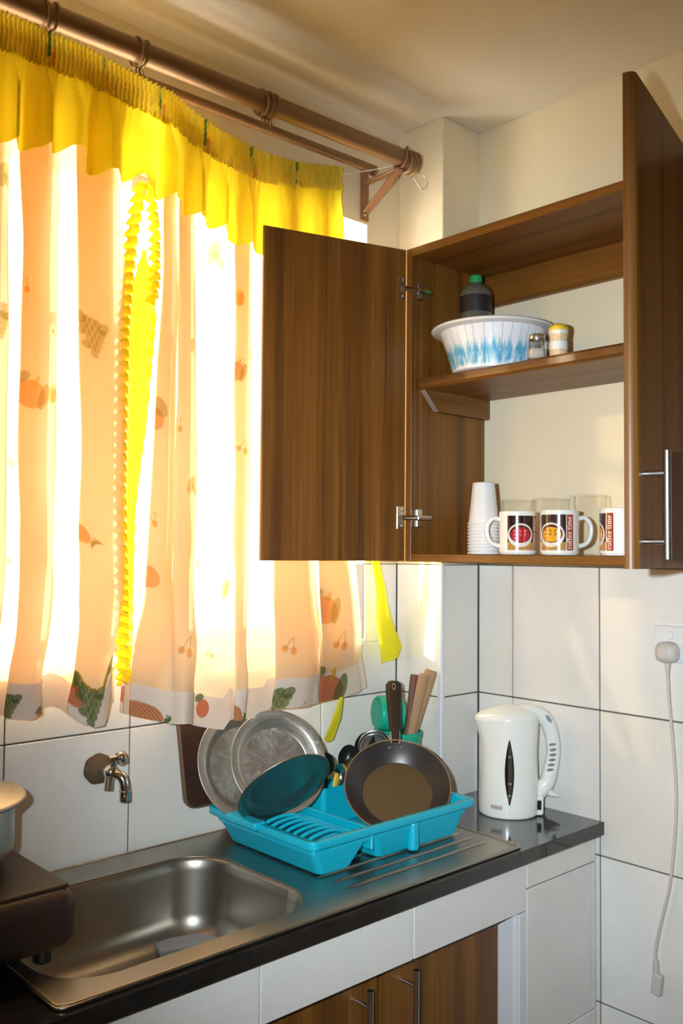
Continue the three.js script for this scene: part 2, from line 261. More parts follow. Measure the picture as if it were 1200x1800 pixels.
{
  const k = thing('base_cabinet', 'white tiled counter base with brown wooden doors below the worktop', 'cabinet', [-1.2, 0, 0.25]);
  const add = (n, g, m, l) => obj(n, rel(g, k), m, k, l);
  const zf = 0.5, OX = -0.295, OT = 0.762, zd = 0.452;
  add('masonry', mergeGeometries([span(-2.5, OX, OT + 0.004, 0.87, 0.475, zf - 0.006), span(OX + 0.004, -0.003, 0, 0.868, DC + 0.003, zf - 0.006), span(-2.5, -2.45, 0, OT, 0.02, zf - 0.006)]), M.grout, 'grey mortar bed behind the tiles');
  const t = (a, b, y0, y1, z = zf) => { a += G; b -= G; y0 += G; y1 -= G; const m = obj('tile', chamfer(b - a, y1 - y0, 0.008, 0.0012), tmats[Math.floor(rnd() * 3)], k); m.position.set((a + b) / 2 - k.position.x, (y0 + y1) / 2, z - 0.004 - k.position.z); };
  for (const [a, b] of [[-0.616, -0.268], [-0.971, -0.616], [-1.326, -0.971], [-1.681, -1.326], [-2.036, -1.681], [-2.5, -2.036]]) t(a, b, OT, 0.869);
  for (const [a, b] of [[-0.268, -0.016], [-0.016, -0.001]]) { t(a, b, 0.807, 0.869); t(a, b, 0.477, 0.807); t(a, b, 0.147, 0.477); t(a, b, 0, 0.147); }
  add('door_frame', span(OX, -0.268, 0.0, OT - 0.002, zf - 0.012, zf + 0.001), M.whiteTrim, 'white strip along the door opening');
  add('reveal', span(OX - 0.004, OX + 0.003, 0.0, OT - 0.002, zd - 0.02, zf - 0.01), M.whiteTrim);
  const door = (a, b, hx) => {
    const d = add('door', grain(span(a, b, 0.06, OT - 0.004, zd - 0.018, zd, 0.003), 'y', a), M.wood);
    const hg = [rod([hx, 0.735, zd + 0.036], [hx, 0.575, zd + 0.036], 0.006), rod([hx, 0.705, zd], [hx, 0.705, zd + 0.036], 0.0045), rod([hx, 0.605, zd], [hx, 0.605, zd + 0.036], 0.0045)];
    obj('handle', hg.map((g) => rel(g, k)), M.nickel, d, 'brushed steel bar handle');
  };
  door(-0.655, OX - 0.006, -0.595); door(-1.018, -0.659, -0.715); door(-1.38, -1.022, -1.08); door(-1.742, -1.384, -1.69);
}

// ------------------------------------------------------------------ wall cabinets
const YT = 2.246, YB = 1.4896, DX = 0.28, TP = 0.018;
function hinge(parent, place) {    // chrome cup hinge, built around the hinge line: door side -x, panel side +x
  const g = [chamfer(0.024, 0.054, 0.003, 0.001).translate(-0.034, 0, 0.0015), rod([-0.03, 0, 0.006], [0.01, 0, 0.016], 0.006), chamfer(0.02, 0.044, 0.01, 0.002).translate(0.02, 0, 0.01), chamfer(0.05, 0.011, 0.012, 0.002).translate(0.03, 0, 0.018), lathe([[0, 0.004], [0.003, 0.004], [0.004, 0.002], [0.004, 0]], 12).rotateX(Math.PI / 2).translate(-0.03, 0.019, 0.003), lathe([[0, 0.004], [0.003, 0.004], [0.004, 0.002], [0.004, 0]], 12).rotateX(Math.PI / 2).translate(-0.03, -0.019, 0.003)];
  const m = obj('hinge', merge(g), M.chrome, parent, 'chrome cup hinge'); place(m); return m;
}
function doorLeaf(parent, hx, hz, fx, fz, outSide, name = 'door') {
  // local x from the hinge to the free edge, local z = out of the inner face; outer face lies at -z
  const w = Math.hypot(fx - hx, fz - hz), th = 0.019, s = new THREE.Shape(), R = 0.011;
  // plan outline: bullnose on the outer free edge
  s.moveTo(0.002, 0); s.lineTo(w - 0.003, 0); s.quadraticCurveTo(w, 0, w, -0.003); s.lineTo(w, -th + R); s.quadraticCurveTo(w - 0.002, -th + 0.001, w - R, -th); s.lineTo(0.002, -th); s.closePath();
  const g = new THREE.ExtrudeGeometry(s, { depth: YT - YB - 0.002, bevelEnabled: false, curveSegments: 6 }).rotateX(-Math.PI / 2).translate(0, 0, 0);
  // after rotateX(-90): shape y -> -z ; mirror so the outer face lies at outSide
  if (outSide > 0) { /* outer towards +z local */ } else g.scale(1, 1, -1);
  if (outSide < 0) { const p = g.attributes.position, n = g.attributes.normal, u = g.attributes.uv; for (let i = 0; i < p.count; i += 3) for (const at of [p, n, u]) for (let c = 0; c < at.itemSize; c++) { const a = at.array, x = a[(i + 1) * at.itemSize + c]; a[(i + 1) * at.itemSize + c] = a[(i + 2) * at.itemSize + c]; a[(i + 2) * at.itemSize + c] = x; } }
  const d = obj(name, grain(g, 'y', hz * 3), [M.wood], parent); d.material = M.wood;
  d.position.set(hx - parent.position.x, YB + 0.001 - parent.position.y, hz - parent.position.z);
  d.rotation.y = Math.atan2(-(fz - hz), fx - hx);
  return [d, w, th];
}
function barHandle(d, x, sgn, off) {   // bar on the outer face of a door leaf (local coordinates)
  const y0 = 1.531 - YB, y1 = 1.634 - YB, g = [rod([x, 1.505 - YB, off + sgn * 0.034], [x, 1.668 - YB, off + sgn * 0.034], 0.006), rod([x, y0, off], [x, y0, off + sgn * 0.034], 0.0045), rod([x, y1, off], [x, y1, off + sgn * 0.034], 0.0045)];
  return obj('handle', merge(g), M.nickel, d, 'brushed steel bar handle');
}
{
  const k = thing('wall_cabinet', 'open brown wooden wall cabinet with both doors swung out', 'cabinet', [-0.14, YB, 0.5]);
  const add = (n, g, m = M.wood, l) => obj(n, rel(g, k), m, k, l), z0 = DC + 0.001, z1 = 0.86;
  add('side_panel', grain(span(-DX, 0, YB, YT, z0, z0 + TP, 0.001), 'y', 0.1));
  add('side_panel', grain(span(-DX, 0, YB, YT, z1 - TP, z1, 0.001), 'y', 0.33));
  add('top_panel', grain(span(-DX, 0, YT - 0.02, YT, z0 + TP, z1 - TP, 0.001), 'z', 0.2));
  add('bottom_panel', grain(span(-DX, 0, YB, YB + 0.018, z0 + TP, z1 - TP, 0.001), 'z', 0.05));
  add('shelf', grain(span(-0.262, 0, 1.904, 1.93, z0 + TP, z1 - TP, 0.006), 'z', 0.27));
  add('back_rail', grain(span(-0.016, 0, 2.145, YT - 0.02, z0 + TP, z1 - TP, 0.001), 'z', 0.15));
  const cs = new THREE.Shape([[-0.25, 1.904], [-0.2, 1.856], [-0.001, 1.856], [-0.001, 1.904]].map(([x, y]) => new THREE.Vector2(x, y)));
  add('shelf_cleat', grain(new THREE.ExtrudeGeometry(cs, { depth: 0.016, bevelEnabled: true, bevelSize: 0.0008, bevelThickness: 0.0008, bevelSegments: 1 }).translate(0, 0, z0 + TP + 0.001), 'x'), M.wood);
  add('cleat_edge', (() => { const g = chamfer(0.069, 0.0012, 0.0155, 0.0004); g.rotateZ(-Math.atan2(0.048, 0.05)); return g.translate(-0.2256, 1.8793, z0 + TP + 0.009); })(), M.cleat, 'pale bare end of the shelf cleat');
  // left door swung past a right angle towards the window
  const [dl, wl, tl] = doorLeaf(k, -DX, z0, -0.636, 0.052, 1);
  barHandle(dl, wl - 0.05, 1, tl);
  for (const y of [1.531, 1.634]) obj('screw', lathe([[0, 0.002], [0.003, 0.002], [0.004, 0]], 12).rotateX(Math.PI / 2).translate(wl - 0.05, y - YB, 0), M.chrome, dl);
  for (const y of [2.142, 1.593]) hinge(k, (m) => m.position.set(-DX - k.position.x, y - k.position.y, z0 + TP - 0.004 - k.position.z));
  const [dr, wr, tr] = doorLeaf(k, -DX, z1, -0.645, 0.948, -1);
  barHandle(dr, wr - 0.04, -1, -tr);
}
{
  const k = thing('wall_cabinet', 'closed brown wooden wall cabinet next to the open one', 'cabinet', [-0.14, YB, 1.25]);
  const add = (n, g, m = M.wood) => obj(n, rel(g, k), m, k), z0 = 0.89, z1 = 1.6;
  add('side_panel', grain(span(-DX, 0, YB, YT, z0, z0 + TP, 0.001), 'y')); add('side_panel', grain(span(-DX, 0, YB, YT, z1 - TP, z1, 0.001), 'y'));
  add('top_panel', grain(span(-DX, 0, YT - 0.02, YT, z0 + TP, z1 - TP, 0.001), 'z')); add('bottom_panel', grain(span(-DX, 0, YB, YB + 0.018, z0 + TP, z1 - TP, 0.001), 'z'));
  for (const [a, b, h] of [[z0 + 0.001, 1.244, 1.2], [1.246, z1 - 0.001, 1.29]]) { const d = add('door', grain(span(-DX - 0.02, -DX - 0.001, YB, YT, a, b, 0.004), 'y', a)); obj('handle', [rod([-DX - 0.054, 1.505, h], [-DX - 0.054, 1.668, h], 0.006), rod([-DX - 0.02, 1.531, h], [-DX - 0.054, 1.531, h], 0.0045), rod([-DX - 0.02, 1.634, h], [-DX - 0.054, 1.634, h], 0.0045)].map((g) => rel(g, k)), M.nickel, d, 'brushed steel bar handle'); }
}

// ------------------------------------------------------------------ things in the wall cabinet
const SH = 1.9305, BS = YB + 0.0185;
{
  const basinTex = canvasTex(1024, 256, (c, w, h) => {
    c.fillStyle = '#f2f2f6'; c.fillRect(0, 0, w, h);
    let s2 = 5; const rn = () => { s2 = (s2 * 1664525 + 1013904223) >>> 0; return s2 / 4294967296; };
    for (let i = 0; i < 34; i++) {
      const x = i / 34 * w + rn() * 8, cols = ['#2f8fd2', '#49aee0', '#3d9fc4', '#5bb3d6'];
      for (let q = 0; q < 26; q++) { c.globalAlpha = 0.2; c.fillStyle = cols[Math.floor(rn() * 4)]; const hh = 70 + rn() * 80, ww = 3 + rn() * 13, xo = x + (rn() - 0.5) * 24, yb = h * (0.55 + rn() * 0.4); c.beginPath(); c.moveTo(xo - ww, yb); c.quadraticCurveTo(xo - ww * 0.25, yb - hh * 0.4, xo, yb - hh * (0.4 + rn() * 0.4)); c.quadraticCurveTo(xo + ww * 0.25, yb - hh * 0.4, xo + ww, yb); c.quadraticCurveTo(xo, yb + 10, xo - ww, yb); c.fill(); }
      c.globalAlpha = 0.55; c.strokeStyle = '#2f87c0'; c.lineWidth = 1.6; c.beginPath(); c.moveTo(x, 0); c.lineTo(x + (rn() - 0.5) * 10, h * 0.6); c.stroke();
      c.globalAlpha = 0.5; c.fillStyle = '#fff'; for (let q = 0; q < 3; q++) { const xo = x + rn() * 26; c.beginPath(); c.moveTo(xo, h * 0.62); c.lineTo(xo + 5, h * 0.98); c.lineTo(xo - 5, h * 0.98); c.fill(); }
    }
    c.globalAlpha = 1;
  });
  basinTex.wrapS = THREE.RepeatWrapping;
  const b = thing('basin', 'white plastic basin with blue flame-like streaks on the middle shelf', 'basin', [-0.165, SH, 0.328]);
  obj('foot', lathe([[0.001, 0], [0.088, 0], [0.094, 0.005]], 72), M.whitePlain, b);
  const outer = lathe([[0.094, 0.005], [0.1, 0.026], [0.107, 0.05], [0.115, 0.074], [0.124, 0.098]], 72);
  obj('body', outer, phy({ map: basinTex, roughness: 0.25, clearcoat: 0.3 }), b);
  obj('lining', lathe([[0.124, 0.098], [0.121, 0.098], [0.103, 0.045], [0.09, 0.008], [0.084, 0.004], [0.001, 0.004]], 72), M.whitePlain, b);
  obj('rim', lathe([[0.123, 0.097], [0.132, 0.1], [0.142, 0.1], [0.145, 0.104], [0.142, 0.108], [0.13, 0.109], [0.121, 0.105], [0.121, 0.098]], 72), M.whitePlain, b);
}
{
  const b = thing('bottle', 'clear plastic bottle with a green cap and dark label standing in the basin', 'bottle', [-0.15, SH + 0.0045, 0.265]);
  obj('body', lathe([[0.001, 0.002], [0.03, 0], [0.038, 0.006], [0.0385, 0.06], [0.0375, 0.066], [0.0385, 0.072], [0.0385, 0.145], [0.037, 0.149], [0.0385, 0.153], [0.0385, 0.2], [0.035, 0.213], [0.024, 0.224], [0.0145, 0.229], [0.0135, 0.234], [0.0135, 0.24]], 40), phy({ color: C(0.6, 0.6, 0.5), transmission: 0.85, thickness: 0, roughness: 0.08 }), b);
  obj('contents', lathe([[0.001, 0.004], [0.03, 0.004], [0.035, 0.01], [0.035, 0.13], [0.001, 0.13]], 32), std({ color: C(0.08, 0.09, 0.08), roughness: 0.3 }), b);
  obj('label', lathe([[0.0388, 0.156], [0.0391, 0.157], [0.0391, 0.196], [0.0388, 0.197]], 40), std({ color: C(0.018, 0.013, 0.015), roughness: 0.5 }), b, 'dark paper label');
  obj('cap', lathe([[0.001, 0.25], [0.014, 0.25], [0.0155, 0.248], [0.0155, 0.234], [0.0145, 0.233]], 28), std({ color: C(0.01, 0.32, 0.1), roughness: 0.4 }), b, 'green screw cap');
}
{
  const j = thing('glass_jar', 'small faceted glass jar with a metal lid in front of the basin', 'jar', [-0.232, SH, 0.5]);
  obj('body', lathe([[0.001, 0.001], [0.019, 0], [0.021, 0.003], [0.021, 0.042], [0.017, 0.048], [0.016, 0.0465], [0.0195, 0.041], [0.0195, 0.004], [0.001, 0.0035]], 10), M.glass, j);
  obj('salt', lathe([[0.001, 0.004], [0.0185, 0.005], [0.0185, 0.024], [0.001, 0.026]], 16), std({ color: C(0.6, 0.58, 0.54), roughness: 0.9 }), j);
  obj('lid', lathe([[0.001, 0.056], [0.017, 0.056], [0.0185, 0.054], [0.0185, 0.046], [0.0175, 0.0455]], 28), M.nickel, j, 'grey metal lid');
  const s = thing('salt_shaker', 'small ribbed plastic shaker with a yellow top beside the glass jar', 'shaker', [-0.232, SH, 0.556]);
  const ribs = [[], [], [], []]; const lv = [[0, 0.017], [0.003, 0.0185], [0.04, 0.0185], [0.048, 0.02]];
  obj('body', loft(lv.map(([y, r]) => Array.from({ length: 48 }, (_, i) => { const a = i / 48 * 2 * Math.PI, q = r * (1 + 0.025 * Math.cos(a * 16)); return V(q * Math.cos(a), y, q * Math.sin(a)); })), true, true), std({ color: C(0.72, 0.55, 0.34), roughness: 0.4 }), s);
  obj('collar', lathe([[0.0185, 0.048], [0.0205, 0.048], [0.0205, 0.055], [0.019, 0.056]], 28), M.whitePlain, s);
  obj('lid', lathe([[0.019, 0.054], [0.0215, 0.055], [0.0215, 0.06], [0.018, 0.066], [0.01, 0.07], [0.001, 0.071]], 28), std({ color: C(0.75, 0.52, 0.03), roughness: 0.4 }), s, 'yellow dome lid');
  obj('label', lathe([[0.0192, 0.014], [0.0194, 0.015], [0.0194, 0.03], [0.0192, 0.031]], 40, ), M.whitePlain, s);
}
{ // crumpled clear bag between basin and wall
  const g = new THREE.IcosahedronGeometry(0.03, 3), p = g.attributes.position;
  for (let i = 0; i < p.count; i++) { const v = V(p.getX(i), p.getY(i), p.getZ(i)), n = 0.75 + 0.5 * vnoise(v.x * 60 + 9, v.y * 60 + 9, 99, 99, 4) * (1 + 0.4 * Math.sin(v.z * 140)); v.multiplyScalar(n); p.setXYZ(i, v.x * 0.9, v.y * 2.0, v.z * 1.1); }
  g.computeVertexNormals(); g.computeBoundingBox(); g.translate(0, -g.boundingBox.min.y, 0);
  const m = obj('plastic_bag', g, phy({ color: C(0.6, 0.57, 0.5), transmission: 0.5, thickness: 0, roughness: 0.35 })); m.scale.set(0.8, 1.1, 0.9); m.position.set(-0.032, SH, 0.378); tag(m, 'crumpled clear plastic bag behind the basin rim', 'bag');
}
// stack of upside-down plastic cups
{
  const prof = [[0.001, 0.098], [0.024, 0.098], [0.0255, 0.096], [0.0345, 0.006], [0.0375, 0.004], [0.0378, 0.001], [0.0362, 0], [0.0338, 0.004], [0.0245, 0.0955], [0.001, 0.097]];
  const cup = lathe(prof, 36); let first;
  for (let i = 0; i < 10; i++) { const m = obj('plastic_cup', cup, M.cupWhite); m.position.set(-0.2, BS + i * 0.0076, 0.33); tag(m, i === 9 ? 'topmost white plastic cup of the upside-down stack' : 'white plastic cup nested in the upside-down stack below the topmost', 'cup', 'stacked plastic cups'); }
}
function mugPrint(kind) {
  return canvasTex(1024, 384, (c, w, h) => {
    c.fillStyle = '#efece8'; c.fillRect(0, 0, w, h);
    const panel = (x0, bg, inner, liquid) => {
      c.save(); c.beginPath(); c.rect(x0, 20, 250, h - 40); c.clip();
      c.fillStyle = bg; c.fillRect(x0, 20, 250, h - 40);
      c.fillStyle = '#b98a4a'; c.fillRect(x0, h * 0.74, 250, h * 0.3);
      c.fillStyle = '#e8ddd2'; c.beginPath(); c.ellipse(x0 + 120, h * 0.56, 118, 118, 0, 0, 7); c.fill();
      c.fillStyle = '#5a2a24'; c.beginPath(); c.ellipse(x0 + 120, h * 0.53, 100, 88, 0, 0, 7); c.fill();
      c.fillStyle = liquid; c.beginPath(); c.ellipse(x0 + 120, h * 0.55, 88, 72, 0, 0, 7); c.fill();
      c.fillStyle = inner; c.globalAlpha = 0.6; for (let i = 0; i < 7; i++) { c.beginPath(); c.ellipse(x0 + 70 + (i % 3) * 45, h * 0.45 + Math.floor(i / 3) * 36, 16, 9, i, 0, 7); c.fill(); } c.globalAlpha = 1;
      c.restore();
    };
    const strip = (x0) => { c.fillStyle = '#9c3a26'; c.fillRect(x0, 20, 62, h - 40); c.save(); c.translate(x0 + 46, h - 30); c.rotate(-Math.PI / 2); c.fillStyle = '#f3e3d0'; c.font = 'bold 58px serif'; c.fillText('coffee time', 0, 0, h - 70); c.restore(); };
    if (kind === 'red') { panel(307, '#2b1318', '#f0a0a0', '#b8202e'); strip(563); }
    else { panel(307, '#3a2626', '#7a3a10', '#e8a92c'); strip(563); }
  });
}
function mug(pos, turn, kind, off, label) {   // handle along local +x at turn 0; print starts at local +z
  const k = thing('mug', label, 'mug', pos); k.rotation.y = turn;
  const r = 0.0405, h = 0.096, tex = mugPrint(kind); tex.wrapS = THREE.RepeatWrapping; tex.offset.x = off;
  obj('body', lathe([[0.001, 0.004], [0.034, 0.004], [0.036, 0], [0.039, 0.001], [r, 0.006]], 48), M.white, k);
  obj('printed_wall', new THREE.CylinderGeometry(r, r, h - 0.012, 64, 1, true).translate(0, 0.006 + (h - 0.012) / 2, 0), phy({ map: tex, roughness: 0.2, clearcoat: 0.5 }), k);
  obj('lining', lathe([[r, h - 0.006], [r - 0.0005, h - 0.001], [r - 0.0018, h], [r - 0.003, h - 0.001], [r - 0.0035, 0.012], [r - 0.008, 0.007], [0.001, 0.007]], 48), M.white, k);
  const hp = [[r - 0.002, 0.078, 0], [r + 0.014, 0.08, 0], [r + 0.026, 0.066, 0], [r + 0.027, 0.045, 0], [r + 0.018, 0.026, 0], [r - 0.002, 0.018, 0]];
  obj('handle', tube(hp, 0.0052, 36, 10).scale(1, 1, 1.25), M.white, k);
  return k;
}
// CylinderGeometry u=0 at local +z, u=0.25 at +x
mug([-0.215, BS, 0.437], Math.PI - 0.745, 'red', -0.08, 'white mug printed with a cup of red tea, handle towards the stacked cups');
mug([-0.215, BS, 0.546], -0.72, 'yellow', 0.53, 'white mug printed with a yellow drink, handle towards the drinking glass');
mug([-0.215, BS, 0.69], -2.0, 'yellow', 0.51, 'white coffee time mug half hidden by the cabinet door');
function tumbler(pos, label) {
  const lv = [[0.001, 0.003], [0.028, 0.003], [0.0335, 0.001], [0.0345, 0.006], [0.0365, 0.05], [0.0385, 0.1], [0.0392, 0.106], [0.0395, 0.127], [0.0388, 0.1285], [0.038, 0.127]];
  const g = loft(lv.map(([r, y]) => Array.from({ length: 80 }, (_, i) => { const a = i / 80 * 2 * Math.PI, q = r * (1 - (y < 0.102 && y > 0.004 ? 0.045 * Math.abs(Math.sin(a * 5)) : 0)); return V(q * Math.cos(a), y, q * Math.sin(a)); })));
  const m = obj('drinking_glass', g, M.glass); m.position.set(...pos); tag(m, label, 'glass', 'drinking glasses behind the mugs');
}
tumbler([-0.105, BS, 0.352], 'clear drinking glass behind the mug with red tea print');
tumbler([-0.115, BS, 0.452], 'clear drinking glass behind the mug with yellow drink print');
tumbler([-0.17, BS, 0.588], 'clear drinking glass between the two coffee time mugs');

// ------------------------------------------------------------------ kettle
{
  const k = thing('kettle', 'white plastic electric kettle with dark water gauge on the granite', 'kettle', [-0.105, CT + 0.001, 0.33]);
  k.rotation.y = -Math.atan2(rgt.z, rgt.x);       // handle to local +x
  const bodyR = (y, a) => { const r = table([[0, 0.066], [0.004, 0.0695], [0.03, 0.0705], [0.1, 0.068], [0.18, 0.064], [0.225, 0.062]], y), sp = Math.pow(Math.max(0, -Math.cos(a)), 8) * smooth(0.15, 0.23, y) * 0.018; const back = Math.pow(Math.max(0, Math.cos(a)), 4) * smooth(0.12, 0.22, y) * 0.008; return r + sp + back; };
  const rings = []; for (const y of [0, 0.002, 0.005, 0.03, 0.06, 0.1, 0.14, 0.17, 0.19, 0.205, 0.218, 0.224]) rings.push(Array.from({ length: 64 }, (_, i) => { const a = i / 64 * 2 * Math.PI, r = bodyR(y, a); return V(r * Math.cos(a), y, r * Math.sin(a) * 0.96); }));
  obj('body', loft(rings, true, true), M.white, k);
  const lr = [[1.005, 0.2235], [1.01, 0.227], [0.98, 0.234], [0.8, 0.243], [0.5, 0.249], [0.2, 0.2515]].map(([s, y]) => Array.from({ length: 64 }, (_, i) => { const a = i / 64 * 2 * Math.PI, r = bodyR(0.224, a) * s; return V(r * Math.cos(a) - 0.002 * (1 - s), y - 0.006 * (1 - Math.cos(a)) * s * 0.6, r * Math.sin(a) * 0.96); }));
  obj('lid', loft(lr, false, true), M.white, k);
  // handle: swept oval with varying size
  const hc = new THREE.CatmullRomCurve3([[0.03, 0.236, 0], [0.055, 0.237, 0], [0.083, 0.222, 0], [0.1, 0.188, 0], [0.106, 0.145, 0], [0.1, 0.105, 0], [0.09, 0.07, 0], [0.068, 0.048, 0], [0.05, 0.042, 0]].map((p) => V(...p)));
  const hr = []; for (let i = 0; i <= 40; i++) { const t = i / 40, p = hc.getPoint(t), d = hc.getTangent(t), n = V(-d.y, d.x, 0), a = table([[0, 0.017], [0.25, 0.018], [0.5, 0.016], [0.75, 0.018], [1, 0.024]], t), b = table([[0, 0.03], [0.2, 0.022], [0.5, 0.015], [0.8, 0.018], [1, 0.026]], t); hr.push(Array.from({ length: 24 }, (_, j) => { const q = j / 24 * 2 * Math.PI; return p.clone().addScaledVector(n, a * Math.cos(q)).add(V(0, 0, b * Math.sin(q))); })); }
  obj('handle', loft(hr, true, true), M.white, k);
  for (let i = 0; i < 6; i++) { const t = 0.45 + i * 0.037, p = hc.getPoint(t), d = hc.getTangent(t), n = V(-d.y, d.x, 0); const g = new THREE.SphereGeometry(1, 12, 8).scale(0.0085, 0.0034, 0.003); g.rotateZ(0.15); obj('grip_ridge', g.translate(p.x + n.x * -0.004, p.y + n.y * -0.004, 0.0148), M.grey, k, 'grey grip ridge'); }
  obj('switch', new THREE.SphereGeometry(1, 16, 10).scale(0.014, 0.006, 0.009).rotateZ(-0.85).translate(0.0895, 0.2225, 0.0135), std({ color: C(0.25, 0.33, 0.4), roughness: 0.4 }), k, 'blue-grey rocker switch');
  obj('handle_tail', loft([[0.085, 0.058, 0.012, 0.012], [0.097, 0.046, 0.009, 0.012], [0.112, 0.04, 0.004, 0.009], [0.121, 0.039, 0.0012, 0.004]].map(([x, y, a, b]) => Array.from({ length: 16 }, (_, j) => { const q = j / 16 * 2 * Math.PI; return V(x + a * 0.3 * Math.cos(q), y + a * Math.cos(q), b * Math.sin(q)); })), true, true), M.white, k);
  const blk = obj('socket_block', new RoundedBoxGeometry(0.05, 0.046, 0.04, 3, 0.006).translate(0.052, 0.0235, 0.012), M.white, k);
  obj('socket', chamfer(0.002, 0.026, 0.022, 0.0008).rotateY(-Math.PI / 2 * 0).translate(0.0765, 0.024, 0.012), M.black, blk, 'dark inlet socket'); 
  obj('inlet', chamfer(0.026, 0.022, 0.003, 0.001).translate(0.058, 0.025, 0.0315), M.black, blk, 'dark inlet recess');
  // gauge: curved pointed lens on the body front
  const gm = canvasTex(128, 1024, (c, w, h) => { c.fillStyle = '#1b1714'; c.fillRect(0, 0, w, h); c.fillStyle = '#4a4436'; c.fillRect(w * 0.34, 60, w * 0.5, h - 120); c.fillStyle = '#d8d8d8'; c.font = 'bold 40px sans-serif'; for (const [s, y] of [['1.7', 0.28], ['1.0', 0.68], ['0.5', 0.86]]) c.fillText(s, w * 0.3, y * h); });
  const lens = sheet((u, v) => { const y = 0.032 + (1 - v) * 0.15, wd = Math.sin(v * Math.PI) ** 0.8, a = Math.PI / 2 + 0.14 - (0.155 * (u - 0.5) * 2) * wd, r = bodyR(y, a) + 0.0012; return [r * Math.cos(a), y, r * Math.sin(a) * 0.96]; }, 8, 40);
  obj('water_gauge', lens, std({ map: gm, roughness: 0.12, side: THREE.DoubleSide }), k, 'dark pointed water gauge with white marks');
  const lt = canvasTex(256, 96, (c, w, h) => { c.fillStyle = '#cfccc0'; c.fillRect(0, 0, w, h); c.fillStyle = '#b0202a'; c.font = 'bold 44px serif'; c.fillText('Ramtons', 44, 62, 200); c.strokeStyle = '#b0202a'; c.lineWidth = 6; c.beginPath(); c.arc(26, 40, 16, 0, 7); c.stroke(); c.fillRect(44, 74, 190, 5); });
  const logo = sheet((u, v) => { const a = Math.PI / 2 + 0.78 - u * 0.42, y = 0.030 - v * 0.011 + 0.002, r = bodyR(y, a) + 0.0007; return [r * Math.cos(a), y, r * Math.sin(a) * 0.96]; }, 12, 3);
  obj('brand_mark', logo, phy({ map: lt, roughness: 0.25, side: THREE.DoubleSide }), k, 'small red printed brand mark');
}

// ------------------------------------------------------------------ socket, plug, loose cord
{
  const s = thing('wall_socket', 'white double wall socket on the tiled wall', 'socket', [0, 1.281, 0.72]);
  obj('plate', new RoundedBoxGeometry(0.009, 0.078, 0.146, 2, 0.003).translate(-0.0045, 0.037, 0), M.whitePlain, s);
  for (const z of [-0.03, 0.042]) obj('rocker', chamfer(0.006, 0.018, 0.012, 0.0015).translate(-0.011, 0.056, z), M.whitePlain, s);
  const c = thing('power_cord', 'off-white kettle cord with plug hanging from the wall socket', 'cord', [-0.015, 0.56, 0.67]);
  const w = (g) => rel(g, c);
  obj('plug', w(loft([[0, 0.019, 0.021], [0.004, 0.023, 0.025], [0.018, 0.0225, 0.025], [0.026, 0.019, 0.021], [0.03, 0.01, 0.012]].map(([d, a, b]) => Array.from({ length: 28 }, (_, i) => { const q = i / 28 * 2 * Math.PI, e = 0.75, sx = Math.sign(Math.cos(q)) * Math.abs(Math.cos(q)) ** e, sy = Math.sign(Math.sin(q)) * Math.abs(Math.sin(q)) ** e; return V(-0.0095 - d, 1.301 + a * sy, 0.687 + b * sx); })), true, true)), M.cord, c, 'moulded mains plug');
  obj('strain_relief', w(lathe([[0.006, 0.022], [0.0065, 0.016], [0.005, 0.013], [0.006, 0.01], [0.0045, 0.006], [0.005, 0.003], [0.0035, 0]], 16).translate(-0.022, 1.258, 0.688)), M.cord, c);
  obj('cable', w(tube([[-0.022, 1.262, 0.688], [-0.02, 1.2, 0.69], [-0.015, 1.116, 0.695], [-0.012, 0.997, 0.701], [-0.012, 0.9, 0.696], [-0.012, 0.802, 0.684], [-0.013, 0.699, 0.66], [-0.014, 0.652, 0.652], [-0.014, 0.626, 0.653]], 0.0034, 90, 10)), M.cord, c);
  obj('connector', w(merge([lathe([[0.004, 0.03], [0.0065, 0.024], [0.0065, 0], [0.004, -0.002]], 16).translate(-0.014, 0.61, 0.653), new RoundedBoxGeometry(0.016, 0.046, 0.022, 2, 0.004).rotateX(0.12).translate(-0.014, 0.588, 0.656)])), M.cord, c, 'appliance connector at the cord end');
}

